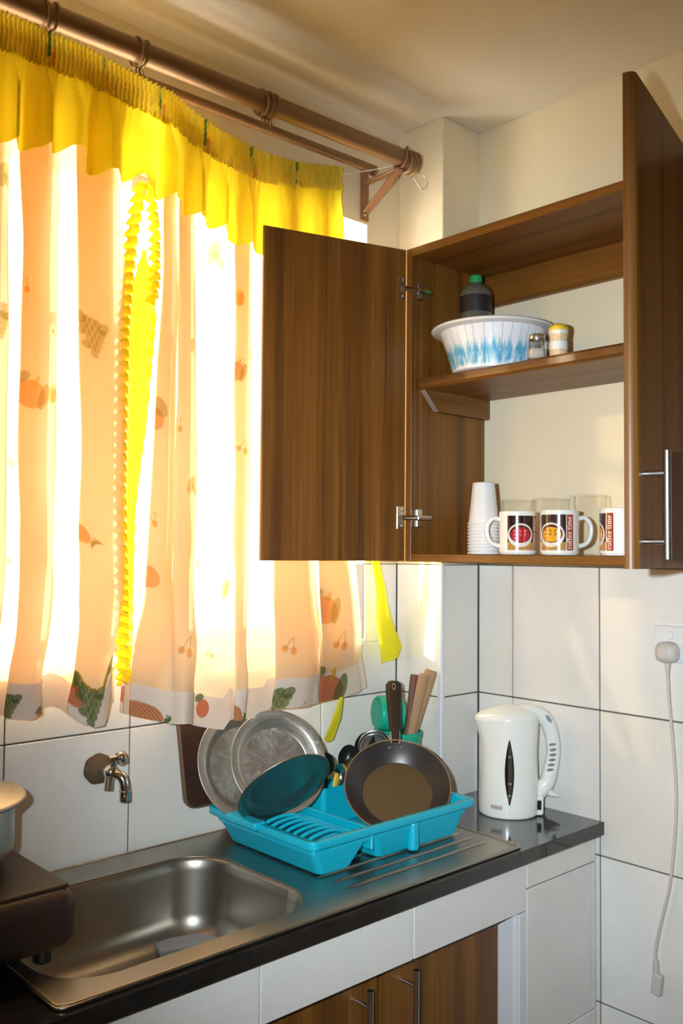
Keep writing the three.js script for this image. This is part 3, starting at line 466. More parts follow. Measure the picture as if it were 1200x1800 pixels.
// ------------------------------------------------------------------ wall tap
{
  const k = thing('wall_tap', 'small corroded chrome tap on the tiled wall above the sink', 'tap', [-0.993, 1.08, 0]);
  const e = lathe([[0.001, 0.016], [0.016, 0.016], [0.022, 0.012], [0.029, 0.008], [0.031, 0.003], [0.03, 0]], 28); { const p = e.attributes.position; for (let i = 0; i < p.count; i++) { const a = Math.atan2(p.getZ(i), p.getX(i)), f = 1 + 0.03 * Math.sin(a * 2 + 1) + 0.03 * Math.sin(a * 7); p.setX(i, p.getX(i) * f); p.setZ(i, p.getZ(i) * f); } e.computeVertexNormals(); }
  obj('escutcheon', e.rotateX(Math.PI / 2), M.rust, k, 'rust-stained wall plate');
  obj('body', merge([rod([0, 0, 0.01], [0, 0.004, 0.062], 0.0105), new THREE.SphereGeometry(0.0145, 20, 14).translate(0, 0.003, 0.052)]), M.chrome, k);
  obj('spout', merge([tube([[0, 0.002, 0.052], [0.012, -0.004, 0.07], [0.016, -0.018, 0.076], [0.016, -0.03, 0.077]], 0.009, 20, 14), lathe([[0.0095, -0.03], [0.0105, -0.031], [0.0105, -0.05], [0.0075, -0.051], [0.007, -0.03]], 20).translate(0.016, 0, 0.077), rod([-0.008, -0.03, 0.056], [-0.004, 0, 0.054], 0.0085)]), M.chrome, k);
  obj('handle', merge([rod([0.0, 0.004, 0.055], [0.004, 0.03, 0.057], 0.006), lathe([[0.001, 0.008], [0.013, 0.007], [0.0145, 0.003], [0.0145, -0.004], [0.012, -0.006], [0.001, -0.006]], 8).rotateZ(-1.35).translate(0.018, 0.028, 0.058), rod([-0.006, 0.027, 0.056], [0.028, 0.03, 0.059], 0.0065)]), M.chrome, k);
}

// ------------------------------------------------------------------ cooker and pot (left edge), scouring pad
{
  const k = thing('tabletop_cooker', 'dark brown tabletop cooker standing over the left end of the sink', 'cooker', [-1.53, CT, 0.22]);
  const body = new RoundedBoxGeometry(0.62, 0.088, 0.345, 5, 0.026).translate(0, 0.064, -0.008);
  obj('body', body, M.stove, k);
  obj('top_edge', new RoundedBoxGeometry(0.6, 0.006, 0.32, 2, 0.003).translate(0, 0.109, -0.014), M.stove, k);
  for (const [x, z] of [[0.262, 0.14], [0.262, -0.15], [-0.27, 0.14], [-0.27, -0.15]]) obj('foot', lathe([[0.001, 0], [0.013, 0], [0.014, 0.003], [0.012, 0.03]], 18).translate(x, 0.0065, z), M.black, k, 'black rubber foot');
  for (const x of [0.14, -0.15]) { obj('burner', lathe([[0.001, 0.122], [0.03, 0.122], [0.034, 0.118], [0.034, 0.112]], 28).translate(x, 0, -0.03), M.black, k); for (let i = 0; i < 4; i++) { const a = i * Math.PI / 2 + 0.4; obj('pan_support', merge([rod([x + 0.03 * Math.cos(a), 0.13, -0.03 + 0.03 * Math.sin(a)], [x + 0.1 * Math.cos(a), 0.13, -0.03 + 0.1 * Math.sin(a)], 0.0035, 8), rod([x + 0.1 * Math.cos(a), 0.111, -0.03 + 0.1 * Math.sin(a)], [x + 0.1 * Math.cos(a), 0.133, -0.03 + 0.1 * Math.sin(a)], 0.0035, 8)]), M.black, k); } }
  for (const x of [0.15, -0.15]) obj('knob', lathe([[0.001, 0.022], [0.016, 0.02], [0.019, 0]], 24).rotateX(Math.PI / 2).translate(x - 0.1, 0.064, 0.163), M.black, k);
  const p = thing('cooking_pot', 'aluminium cooking pot with a flanged lid on the cooker', 'pot', [-1.365, CT + 0.1335, 0.19]);
  obj('body', lathe([[0.001, 0], [0.1, 0], [0.112, 0.008], [0.114, 0.02], [0.114, 0.085], [0.111, 0.085]], 56), M.alu, p);
  obj('lid', lathe([[0.11, 0.08], [0.127, 0.084], [0.131, 0.088], [0.128, 0.092], [0.112, 0.094], [0.1, 0.102], [0.05, 0.112], [0.001, 0.114]], 56), M.alu, p);
  obj('lid_knob', lathe([[0.006, 0.112], [0.006, 0.12], [0.017, 0.126], [0.016, 0.136], [0.001, 0.139]], 24), M.black, p);
  const g = new RoundedBoxGeometry(0.15, 0.012, 0.055, 4, 0.005), q = g.attributes.position; for (let i = 0; i < q.count; i++) q.setY(i, q.getY(i) + 0.003 * vnoise(q.getX(i) * 60 + 50, q.getZ(i) * 60 + 50, 199, 199, 3)); g.computeVertexNormals();
  const m = obj('scouring_pad', g, M.scour); m.position.set(-0.87, CT - 0.14, 0.165); m.rotation.y = -0.28; tag(m, 'grey scouring pad lying in the bottom of the sink bowl', 'scourer');
}

// ------------------------------------------------------------------ dish rack and what stands in it
{
  const k = thing('dish_rack', 'turquoise plastic dish rack on the steel drainboard', 'dish rack', [-0.545, CT + 0.0085, 0.235]);
  const w = (g) => rel(g, k), y0 = CT + 0.0085, yr = 0.985;
  const RX0 = -0.782, RX1 = -0.312, RZ0 = 0.066, RZ1 = 0.405;
  // rim with lip
  const ring = (o, y, r = 0.02) => rr(RX0 + o, RX1 - o, RZ0 + o, RZ1 - o, Math.max(0.006, r - o), y, 6);
  obj('rim', w(loft([ring(0.018, yr - 0.03), ring(0.016, yr - 0.003), ring(0.013, yr), ring(0.002, yr), ring(0, yr - 0.002), ring(0, yr - 0.014), ring(0.0025, yr - 0.014), ring(0.0025, yr - 0.004), ring(0.013, yr - 0.004), ring(0.0205, yr - 0.03)])), M.teal, k);
  const tub = (x0, x1, z0, z1, tx0, tx1, yt, name) => { const b = 0.0025, o = (q, y, e) => rr(lerp(x0, tx0, q) + e, lerp(x1, tx1, q) - e, lerp(z0, RZ0 + 0.017, q) + e, lerp(z1, RZ1 - 0.017, q) - e, 0.014, y, 5); return obj(name, w(loft([o(0, y0 + b, b + 0.01), o(0, y0 + b + 0.003, b), o(1, yt, b), o(1, yt, 0), o(0, y0 + 0.004, 0), o(0, y0, 0.006)], true, true)), M.teal, k); };
  tub(-0.738, -0.655, 0.092, 0.376, -0.766, -0.617, yr - 0.022, 'plate_tray');
  tub(-0.585, -0.345, 0.092, 0.376, -0.608, -0.328, yr - 0.022, 'pan_tray');
  obj('grip', w(new RoundedBoxGeometry(0.03, 0.016, 0.1, 3, 0.006).translate(-0.779, yr - 0.004, 0.2)), M.teal, k);
  obj('divider', w(span(-0.617, -0.609, yr - 0.05, yr - 0.008, RZ0 + 0.016, RZ1 - 0.016, 0.002)), M.teal, k);
  obj('drain_leg', w(merge([lathe([[0.012, 0.05], [0.012, 0.004], [0.01, 0], [0.001, 0]], 18), new THREE.SphereGeometry(0.012, 16, 8).translate(0, 0.05, 0)]).translate(-0.492, y0, 0.383)), M.teal, k);
  // ribs that hold the plates
  for (let i = 0; i < 11; i++) { const z = 0.112 + i * 0.0225; obj('rib', w(tube([[-0.752, yr - 0.035, z], [-0.735, yr - 0.02, z], [-0.70, yr - 0.012, z], [-0.66, yr - 0.014, z], [-0.632, yr - 0.03, z], [-0.622, yr - 0.05, z]], 0.0038, 22, 8)), M.teal, k); }
  // cutlery box at the back
  obj('cutlery_box', w(loft([rr(-0.53, -0.42, 0.092, 0.15, 0.01, y0 + 0.006), rr(-0.53, -0.42, 0.092, 0.15, 0.01, yr + 0.006), rr(-0.532, -0.418, 0.09, 0.152, 0.012, yr + 0.006), rr(-0.532, -0.418, 0.09, 0.152, 0.012, y0 + 0.004)], true, false)), M.teal, k);
}
const up = V(0, 1, 0);
function plate(name, label, c, normal, R, mat, deep = 0.018) {   // lathe with its inside towards local +y
  const m = obj(name, lathe([[0.001, 0], [R * 0.68, 0], [R * 0.72, 0.002], [R * 0.82, deep], [R * 0.86, deep + 0.0015], [R * 0.99, deep + 0.003], [R, deep + 0.0045], [R * 0.985, deep + 0.0065], [R * 0.86, deep + 0.0035], [R * 0.8, deep + 0.001], [R * 0.7, 0.004], [R * 0.67, 0.0018], [0.001, 0.0018]], 72), mat);
  orient(m, normal, V(1, 0, 0.2)); m.position.copy(c); tag(m, label, 'plate'); return m;
}
plate('metal_plate', 'large dull metal plate standing against the chopping board', V(-0.708, 1.06, 0.096), V(-0.12, 0.36, 0.92), 0.116, M.alu);
plate('metal_plate', 'large dull metal plate with dark rim behind the small plate', V(-0.648, 1.06, 0.128), V(-0.2, 0.42, 0.88), 0.11, M.alu);
plate('metal_plate', 'small shiny metal plate leaning in the plate tray', V(-0.722, 1.055, 0.242), fwd.clone().multiplyScalar(-0.62).addScaledVector(rgt, 0.46).addScaledVector(upv, -0.63), 0.1, M.steel, 0.008);
{ // chopping board leaning on the tiles behind the rack
  const s = new THREE.Shape(rr(-0.09, 0.09, 0, 0.25, 0.022, 0).map((p) => new THREE.Vector2(p.x, p.z)));
  const b = thing('chopping_board', 'dark brown chopping board leaning on the tiles behind the plates', 'chopping board', [-0.744, 0.9862, 0.066]);
  b.rotation.x = -0.2;
  obj('board', new THREE.ExtrudeGeometry(s, { depth: 0.012, bevelEnabled: true, bevelSize: 0.001, bevelThickness: 0.001, bevelSegments: 2 }), [M.board, M.boardEdge], b);
}
{ // frying pan resting in the rack
  const fh = V(fwd.x, 0, fwd.z).normalize(), th = 0.82, n = fh.clone().multiplyScalar(-Math.cos(th)).addScaledVector(up, Math.sin(th)), pu = up.clone().multiplyScalar(Math.cos(th)).addScaledVector(fh, Math.sin(th));
  const k = thing('frying_pan', 'dark non-stick frying pan with a long black handle in the rack', 'frying pan', [-0.412, 1.003, 0.262]);
  const side = pu.clone().cross(n).normalize();       // local x = side, y = n, z
  k.quaternion.setFromRotationMatrix(new THREE.Matrix4().makeBasis(side, n, side.clone().cross(n)));
  const R = 0.116;
  obj('base', lathe([[0.001, -0.034], [R * 0.655, -0.034]], 64), M.panIn, k, 'brown worn cooking surface');
  obj('wall', lathe([[R * 0.655, -0.034], [R * 0.69, -0.0325], [R * 0.85, -0.018], [R * 0.985, -0.001], [R, 0], [R * 1.005, -0.002], [R * 0.86, -0.021], [R * 0.7, -0.036], [R * 0.66, -0.0375], [0.001, -0.0375]], 64), M.panWall, k);
  obj('rim', new THREE.TorusGeometry(R, 0.0016, 8, 72).rotateX(Math.PI / 2), M.bronze, k);
  for (const [x, d] of [[-0.014, 0.1], [0.014, 0.1], [0, 0.094]]) obj('rivet', new THREE.SphereGeometry(0.0032, 12, 8).translate(x, -0.0145 + (d - 0.094) * 1.2, -d), M.chrome, k);
  // handle leaves at local -z
  const hs = [[0.112, 0.011, 0.006, -0.006], [0.135, 0.01, 0.006, 0], [0.15, 0.015, 0.0085, 0.004], [0.2, 0.0175, 0.009, 0.012], [0.236, 0.0195, 0.0085, 0.018], [0.258, 0.019, 0.007, 0.021], [0.266, 0.013, 0.005, 0.022]].map(([d, a, b, y]) => Array.from({ length: 20 }, (_, j) => { const q = j / 20 * 2 * Math.PI, e = 0.7, cx = Math.sign(Math.cos(q)) * Math.abs(Math.cos(q)) ** e, cy = Math.sign(Math.sin(q)) * Math.abs(Math.sin(q)) ** e; return V(a * cx, y + b * cy, -d); }));
  const h = obj('handle', loft(hs, true, true), M.darkPlastic, k);
  obj('hanging_hole', lathe([[0.0055, 0.001], [0.0055, 0.0025], [0.004, 0.0025], [0.004, 0.001]], 20).scale(0.8, 1, 1.7).translate(0, 0.0255, -0.248), M.nickel, h, 'pale hanging hole');
  obj('ferrule', merge([rod([-0.009, -0.004, -0.108], [-0.009, 0.001, -0.142], 0.0026, 10), rod([0.009, -0.004, -0.108], [0.009, 0.001, -0.142], 0.0026, 10)]), M.chrome, k);
}
{ // green utensil pot with a green cup and wooden spoons
  const cx = -0.232, cz = 0.088;
  const k = thing('utensil_pot', 'green plastic utensil pot standing beside the rack against the tiles', 'utensil pot', [cx, CT + 0.006, cz]);
  obj('body', lathe([[0.001, 0.003], [0.046, 0.003], [0.05, 0.006], [0.058, 0.15], [0.061, 0.153], [0.061, 0.165], [0.0585, 0.167], [0.0555, 0.163], [0.047, 0.008], [0.001, 0.006]], 48), M.green, k);
  const c = thing('green_cup', 'green plastic cup lying tilted on top of the utensil pot', 'cup', [cx - 0.05, 1.122, cz + 0.012]);
  obj('body', lathe([[0.001, -0.028], [0.036, -0.028], [0.041, -0.022], [0.0435, 0.02], [0.046, 0.024], [0.046, 0.03], [0.043, 0.03], [0.0405, 0.02], [0.038, -0.02], [0.001, -0.024]], 40), M.green, c);
  orient(c, V(0.8, -0.05, 0.35), V(0, 1, 0));
  const spoon = (label, a, b, wd, mat, bowl) => { const A = V(...a), B = V(...b), d = B.clone().sub(A), L = d.length(), s = thing('wooden_spoon', label, 'spoon', a, 'wooden spoons in the utensil pot'); orient(s, d, V(rgt.x, 0, rgt.z)); const prof = bowl ? [[0, 0.006, 0.004], [L * 0.5, 0.008, 0.005], [L * 0.72, 0.011, 0.005], [L * 0.86, 0.02, 0.004], [L * 0.95, 0.019, 0.004], [L, 0.008, 0.003]] : [[0, 0.008, 0.005], [L * 0.6, wd * 0.8, 0.006], [L * 0.97, wd, 0.006], [L, wd * 0.85, 0.004]]; obj('blade', loft(prof.map(([y, x, z]) => Array.from({ length: 18 }, (_, j) => { const q = j / 18 * 2 * Math.PI; return V(x * Math.cos(q), y, z * Math.sin(q)); })), true, true), mat, s); };
  spoon('dark reddish wooden spoon handle in the green pot', [cx + 0.0, 0.92, cz + 0.01], [-0.183, 1.206, 0.1], 0.011, M.spoonDark, false);
  spoon('pale wooden spatula in the green pot', [cx - 0.012, 0.92, cz + 0.0], [-0.163, 1.219, 0.138], 0.0165, M.spoonWood, false);
  spoon('pale wooden spoon leaning next to the spatula in the green pot', [cx - 0.02, 0.92, cz + 0.02], [-0.19, 1.212, 0.138], 0.013, M.spoonWood, false);
}
// cutlery standing in the rack
function spoonThing(label, base, tip, size, mat, name = 'spoon') {
  const A = V(...base), B = V(...tip), d = B.clone().sub(A), L = d.length(), s = thing(name, label, 'spoon', base, 'cutlery in the rack');
  orient(s, d, V(rgt.x, 0, rgt.z));
  obj('handle', loft([[0, 0.005, 0.0015], [L * 0.5, 0.003, 0.002], [L - size * 1.7, 0.0035, 0.002]].map(([y, x, z]) => Array.from({ length: 12 }, (_, j) => { const q = j / 12 * 2 * Math.PI; return V(x * Math.cos(q), y, z * Math.sin(q)); })), true, true), mat, s);
  const b = sheet((u, v) => { const a = u * 2 * Math.PI, r = v; return [size * 0.72 * r * Math.cos(a), L - size + size * r * Math.sin(a), -0.35 * size * (1 - r * r) + 0.002]; }, 32, 8);
  const b2 = sheet((u, v) => { const a = -u * 2 * Math.PI, r = v; return [size * 0.74 * r * Math.cos(a), L - size + size * 1.02 * r * Math.sin(a), -0.37 * size * (1 - r * r) + 0.001]; }, 32, 8);
  obj('bowl', merge([b, b2]), mat, s); return s;
}
const dk = std({ color: C(0.06, 0.065, 0.06), metalness: 0.8, roughness: 0.22 }), bk = M.black;
spoonThing('steel ladle sticking up behind the small plate', [-0.515, 0.925, 0.125], [-0.566, 1.105, 0.148], 0.03, M.chrome, 'ladle');
spoonThing('dark metal spoon beside the large plate rim', [-0.5, 0.925, 0.125], [-0.501, 1.062, 0.125], 0.026, dk);
spoonThing('dark rounded spoon in the middle of the cutlery', [-0.49, 0.925, 0.115], [-0.486, 1.056, 0.112], 0.022, dk);
spoonThing('dark spoon leaning towards the frying pan', [-0.47, 0.925, 0.115], [-0.417, 1.066, 0.118], 0.029, dk);
spoonThing('small steel spoon mirroring the turquoise rack', [-0.475, 0.925, 0.135], [-0.478, 1.04, 0.152], 0.022, M.chrome);
spoonThing('small brown spoon at the edge of the cutlery box', [-0.44, 0.925, 0.12], [-0.425, 1.032, 0.13], 0.018, M.spoonDark);
spoonThing('black serving spoon behind the frying pan', [-0.43, 0.925, 0.105], [-0.352, 1.085, 0.112], 0.032, bk, 'serving_spoon');
spoonThing('dark green spoon half hidden by the frying pan', [-0.435, 0.93, 0.14], [-0.402, 1.045, 0.15], 0.024, std({ color: C(0.02, 0.05, 0.03), roughness: 0.35 }));
{ const k = obj('yellow_handle', loft([[0, 0.004, 0.003], [0.05, 0.007, 0.004], [0.09, 0.008, 0.004], [0.1, 0.005, 0.003]].map(([y, x, z]) => Array.from({ length: 12 }, (_, j) => { const q = j / 12 * 2 * Math.PI; return V(x * Math.cos(q), y, z * Math.sin(q)); })), true, true), std({ color: C(0.7, 0.45, 0.03), roughness: 0.4 })); k.position.set(-0.503, 0.918, 0.143); k.rotation.z = -0.2; tag(k, 'yellow knife handle in the cutlery box', 'knife'); k.name = 'knife'; }
{ const k = thing('strainer', 'small round steel strainer behind the frying pan rim', 'strainer', [-0.352, 1.055, 0.13]);
  obj('ring', new THREE.TorusGeometry(0.037, 0.003, 10, 48), M.chrome, k); obj('inner_ring', new THREE.TorusGeometry(0.029, 0.0018, 8, 48).translate(0, 0, -0.003), M.chrome, k);
  obj('mesh_bowl', sheet((u, v) => { const a = u * 2 * Math.PI; return [0.036 * v * Math.cos(a), 0.036 * v * Math.sin(a), -0.016 * (1 - v * v)]; }, 32, 8), std({ color: C(0.3, 0.27, 0.24), metalness: 0.7, roughness: 0.5, side: THREE.DoubleSide }), k);
  obj('handle', rod([-0.012, -0.036, -0.002], [-0.035, -0.115, -0.002], 0.003), M.chrome, k);
  k.rotation.y = -0.75; }

// ------------------------------------------------------------------ curtain rods, bracket, rings
const RZ = 0.127, rodY = (x) => 2.486 - 0.0165 * (-0.219 - x);
tag(obj('curtain_rod', [rod([-0.222, rodY(-0.222), RZ], [-1.85, rodY(-1.85), RZ], 0.021, 32)], M.bronze), 'thick bronze curtain rod below the ceiling', 'curtain rod');
tag(obj('curtain_rod', [rod([-0.27, 2.482, 0.035], [-1.85, 2.46, 0.035], 0.011, 24)], M.bronze), 'thin bronze curtain rod close to the wall behind the thick rod', 'curtain rod');
{
  const k = thing('rod_bracket', 'brown metal bracket holding both curtain rods on the wall', 'bracket', [-0.272, 2.36, 0]);
  const w = (g) => rel(g, k);
  obj('wall_plate', w(span(-0.29, -0.262, 2.358, 2.512, 0.0003, 0.005, 0.001)), M.bracket, k);
  obj('arm', w(span(-0.285, -0.265, 2.454, 2.459, 0.004, 0.13, 0.001)), M.bracket, k);
  obj('brace', w(chamfer(0.021, 0.006, 0.142, 0.001).rotateX(-Math.atan2(0.075, 0.118)).translate(-0.275, 2.418, 0.066)), M.bracket, k);
  const cup = (z, y, r) => { const p = []; for (let i = 0; i <= 12; i++) { const a = Math.PI + i / 12 * Math.PI; p.push([-0.275, y + r * Math.sin(a), z + r * Math.cos(a)]); } return tube(p, 0.003, 24, 8); };
  obj('cradle', w(merge([cup(RZ, 2.484, 0.024), rod([-0.275, 2.484, RZ + 0.024], [-0.275, 2.505, RZ + 0.024], 0.003, 8), cup(0.035, 2.482, 0.0135)])), M.bracket, k);
  obj('screw', w(lathe([[0, 0.003], [0.004, 0.002], [0.005, 0]], 12).rotateX(Math.PI / 2).translate(-0.276, 2.375, 0.005)), M.chrome, k);
}
function ringThing(x, tilt, label, hook = true) {
  const k = thing('curtain_ring', label, 'curtain ring', [x, rodY(x), RZ], 'curtain rings on the thick rod');
  obj('ring', new THREE.TorusGeometry(0.0265, 0.0028, 10, 40).rotateY(Math.PI / 2).rotateZ(tilt).translate(0, -0.004, 0), M.bronze, k);
  if (hook) obj('eyelet', new THREE.TorusGeometry(0.0085, 0.0017, 8, 24).rotateY(0.5).translate(tilt * 0.03, -0.041, 0), M.bronze, k);
}
for (const [x, t] of [[-1.196, 0.2], [-1.178, -0.05]]) ringThing(x, t, 'bronze curtain ring hooked to the curtain, farthest from the wall bracket');
for (const [x, t] of [[-1.008, 0.15], [-0.994, -0.1]]) ringThing(x, t, 'bronze curtain ring hooked to the curtain above the yellow swag');
for (const [x, t] of [[-0.707, 0.25], [-0.692, 0.05], [-0.678, -0.1]]) ringThing(x, t, 'empty bronze curtain ring in the cluster of three on the rod');
for (const [x, t] of [[-0.258, 0.15], [-0.246, -0.1], [-0.236, 0.1], [-0.227, -0.05]]) ringThing(x, t, 'bronze curtain ring bunched at the rod end past the bracket', false);
tag(obj('wire', tube([[-0.235, 2.46, 0.14], [-0.215, 2.45, 0.15], [-0.205, 2.43, 0.155], [-0.22, 2.415, 0.15], [-0.24, 2.44, 0.14]], 0.0009, 30, 6), M.nickel), 'thin loose wire dangling from the rod end', 'wire');

// ------------------------------------------------------------------ curtain
{
  const CZ = (x, y = 2) => lerp(lerp(0.021, 0.1, smooth(-0.68, -0.98, x)), lerp(lerp(0.03, 0.106, smooth(-0.36, -0.5, x)), 0.052, smooth(-0.84, -0.96, x)), smooth(1.5, 1.2, y)), CA = (x) => lerp(0.011, 0.024, smooth(-0.66, -0.95, x));
  const xAt = (px, py = 900) => onZ(px, py, 0.085).x;
  const topPx = [[0, 40], [130, 95], [280, 175], [330, 215], [400, 255], [480, 285], [560, 300], [628, 308]];
  const topY = (px) => onZ(Math.max(0, px), table(topPx, px), CZ(xAt(Math.max(0, px)))).y;
  const TAPE = 0.068;
  const hemPx = [[-1, 1256], [60, 1258], [105, 1238], [130, 1246], [165, 1272], [185, 1268], [205, 1222], [228, 1250], [290, 1268], [345, 1266], [375, 1272], [430, 1278], [440, 1260], [500, 1256], [508, 1240], [560, 1236], [620, 1222], [680, 1200]];
  const hemY = (px) => onZ(Math.max(0, px), table(hemPx, px), CZ(xAt(Math.max(0, px)), 1.17)).y;
  const k = thing('curtain', 'sheer fruit-print curtain with yellow gathered valance and ruffles', 'curtain', [-0.9, 1.17, 0.08]);
  const SH_ = 1 / 700;
  function plan(start, ridges, end) {
    const s = [[...start, -0.2]];
    for (const [a, b, c, d] of ridges) { const w = b - a, v = d - c; s.push([a - 3, c - 3, -0.5], [lerp(a, b, 0.45), lerp(c, d, 0.45), -0.85], [b - w * 0.12, d - v * 0.12, -0.6], [b - w * 0.14, d - v * 0.14, -0.1], [lerp(a, b, 0.5), lerp(c, d, 0.5), 0.05], [a + w * 0.06, c + v * 0.06, 0.2], [a, c, 0.6], [a + w * 0.25, c + v * 0.25, 0.95], [a + w * 0.7, c + v * 0.7, 0.95], [b, d, 0.45], [b + 4, d + 4, -0.2]); }
    s.push([...end, -0.1]); return s;
  }
  function panel(stations, N, nv) {
    const cv = new THREE.CatmullRomCurve3(stations.map(([a, b, z]) => V(a, b, z * 24)), false, 'centripetal'), pts = cv.getPoints(N);
    const X0 = pts.map((p) => { const a = xAt(p.x, 420), b = xAt(p.y, 1160); return [a, b, p.z / 24, p.x, p.y]; });
    const S = [0]; for (let i = 1; i < X0.length; i++) { const m = (q) => (q[0] + q[1]) / 2; S.push(S[i - 1] + Math.hypot(m(X0[i]) - m(X0[i - 1]), (X0[i][2] - X0[i - 1][2]) * CA(m(X0[i])))); }
    const pos = (i, v) => {
      const [a, b, dz, pt, pb] = X0[i], pxm = lerp(pt, pb, 0.1), y = lerp(topY(pxm) - TAPE * 0.7, hemY(pb), v), t = clamp((2.2 - y) / 0.93, -0.2, 1.1), x = lerp(a, b, t), env = lerp(0.2, 1, smooth(0.1, 0.32, v)) * lerp(1, 1.15, smooth(0.7, 1, v));
      const wr = 0.0034 * (vnoise(S[i] * 26 + 3, v * 7 + 2, 999, 999, 8) - 0.5) * 2 + 0.006 * smooth(0.5, 1, v) * (vnoise(S[i] * 14, v * 16, 999, 999, 9) - 0.5) * 2;
      const z = CZ(x, y) + dz * CA(x) * env + wr; return [x + wr * 0.6 - 0.75 * (CZ(x, y) - CZ(x)) * smooth(-1.0, -0.85, x), y, z];
    };
    return { N, nv, S, pos, grid(v0, v1, rows_, off = 0) { return sheet((u, v) => { const p = pos(Math.round(u * N), lerp(v0, v1, v)); p[2] += off; return p; }, N, rows_, (u, v) => [S[Math.round(u * N)], lerp(v0, v1, v)]); } };
  }
  const left = panel(plan([-520, -520], [[-470, -400, -470, -400], [-360, -290, -360, -290], [-240, -170, -245, -170], [-120, -60, -125, -60], [-38, 3, -40, -2], [26, 92, 18, 80], [124, 204, 131, 205]], [226, 214]), 420, 64);
  const right = panel(plan([268, 229], [[284, 308, 233, 300], [318, 352, 297, 356], [441, 476, 441, 462], [520, 562, 506, 590], [586, 614, 586, 655]], [622, 668]), 360, 64);
  // fruit print on the cloth: u = metres along the cloth, v = 0 at the top, 1 at the hem
  const stampsAt = [[170, 588, 'grapes', 66], [62, 680, 'apple', 62], [38, 495, 'cherry', 28], [22, 795, 'cherry', 34], [20, 978, 'cherry', 26], [265, 720, 'pear', 52], [320, 740, 'cherry', 24], [345, 845, 'leaf', 36], [135, 930, 'pineapple', 50], [268, 1008, 'orange', 46], [275, 910, 'cherry', 26], [334, 1135, 'cherry', 34], [396, 1035, 'lemon', 36], [370, 1140, 'cherry', 20], [352, 978, 'cherry', 26], [435, 780, 'cherry', 26], [372, 440, 'leaf', 50], [578, 1060, 'apple', 56], [517, 1132, 'cherry', 28], [608, 1125, 'cherry', 30], [105, 580, 'cherry', 24], [5, 560, 'grapes', 50], [100, 690, 'lemon', 40], [5, 1150, 'cherry', 22], [14, 300, 'leaf', 60], [430, 520, 'lemon', 34], [415, 640, 'apple', 40],
    [0, 1240, 'grapes', 52], [120, 1200, 'leaf', 40], [122, 1226, 'orange', 44], [160, 1238, 'grapes', 66], [196, 1188, 'leaf', 36], [207, 1212, 'orange', 34], [262, 1248, 'pineapple', 54], [360, 1245, 'orange', 38], [408, 1255, 'pineapple', 54], [478, 1232, 'grapes', 62], [580, 1215, 'apple', 66], [538, 1236, 'cherry', 16], [662, 1198, 'grapes', 40], [80, 1248, 'orange', 28], [-60, 1235, 'pineapple', 54], [-150, 1235, 'orange', 50], [-260, 1235, 'grapes', 60], [-100, 900, 'apple', 60], [-200, 700, 'grapes', 60], [-150, 1050, 'orange', 50], [-250, 1000, 'cherry', 36]];
  function drawFruit(c, type, x, y, s, strong) {
    const A = strong ? 0.68 : 0.45, dot = (col, cx, cy, rx, ry = rx, rot = 0) => { c.globalAlpha = A; c.fillStyle = col; c.beginPath(); c.ellipse(x + cx * s, y + cy * s, rx * s, ry * s, rot, 0, 7); c.fill(); };
    const O = strong ? '#d9602c' : '#e08a30', Gn = strong ? '#66713a' : '#98954a', Yl = '#e6b03a';
    if (type === 'cherry') { c.strokeStyle = Gn; c.lineWidth = s * 0.05; c.globalAlpha = A; c.beginPath(); c.moveTo(x - 0.3 * s, y + 0.2 * s); c.quadraticCurveTo(x, y - 0.4 * s, x + 0.3 * s, y - 0.5 * s); c.moveTo(x + 0.25 * s, y + 0.35 * s); c.quadraticCurveTo(x + 0.2 * s, y - 0.2 * s, x + 0.3 * s, y - 0.5 * s); c.stroke(); dot(O, -0.3, 0.15, 0.2); dot(O, 0.22, 0.32, 0.2, 0.24); }
    if (type === 'orange' || type === 'apple') { dot(O, 0, 0.1, 0.42, 0.42); dot(Gn, -0.3, -0.36, 0.3, 0.16, -0.5); if (type === 'apple') { dot(Gn, 0.36, 0.12, 0.14, 0.42, 0.3); dot(Yl, 0.16, -0.3, 0.06, 0.2, 0.4); } }
    if (type === 'pear') { dot(O, 0, 0.2, 0.36, 0.4); dot(Gn, 0.15, -0.25, 0.4, 0.3, 0.6); }
    if (type === 'lemon') { dot(Yl, 0, 0, 0.28, 0.46, 0.2); dot(O, 0.05, 0.05, 0.16, 0.34, 0.2); }
    if (type === 'leaf') { dot(Gn, 0, 0, 0.24, 0.48, 0.5); dot(Gn, 0.25, 0.2, 0.16, 0.34, -0.6); }
    if (type === 'grapes') { for (let r = 0; r < 6; r++) for (let q = -3; q <= 3; q++) if (Math.abs(q) <= 3 - Math.abs(r - 1.6) * 0.75) dot((r + q) & 1 ? Gn : (strong ? '#7c8444' : '#a89c4c'), q * 0.14 + (r & 1) * 0.07, -0.35 + r * 0.17, 0.105); dot(Gn, -0.35, -0.4, 0.22, 0.16, 0.6); dot(Gn, 0.34, -0.3, 0.2, 0.14, -0.6); }
    if (type === 'pineapple') { dot(strong ? '#d07a3c' : '#dd9a3e', -0.1, 0, 0.44, 0.32, 0.35); c.strokeStyle = strong ? '#b05a28' : '#c98a38'; c.lineWidth = s * 0.025; c.globalAlpha = 0.6; for (let i = -4; i <= 4; i++) { c.beginPath(); c.moveTo(x + (-0.1 + i * 0.09 - 0.15) * s, y - 0.26 * s); c.lineTo(x + (-0.1 + i * 0.09 + 0.15) * s, y + 0.26 * s); c.stroke(); } for (let i = 0; i < 5; i++) dot(Gn, 0.38 + 0.05 * i, 0.22 - 0.06 * i, 0.05, 0.2, 0.3 + i * 0.35); }
    c.globalAlpha = 1;
  }
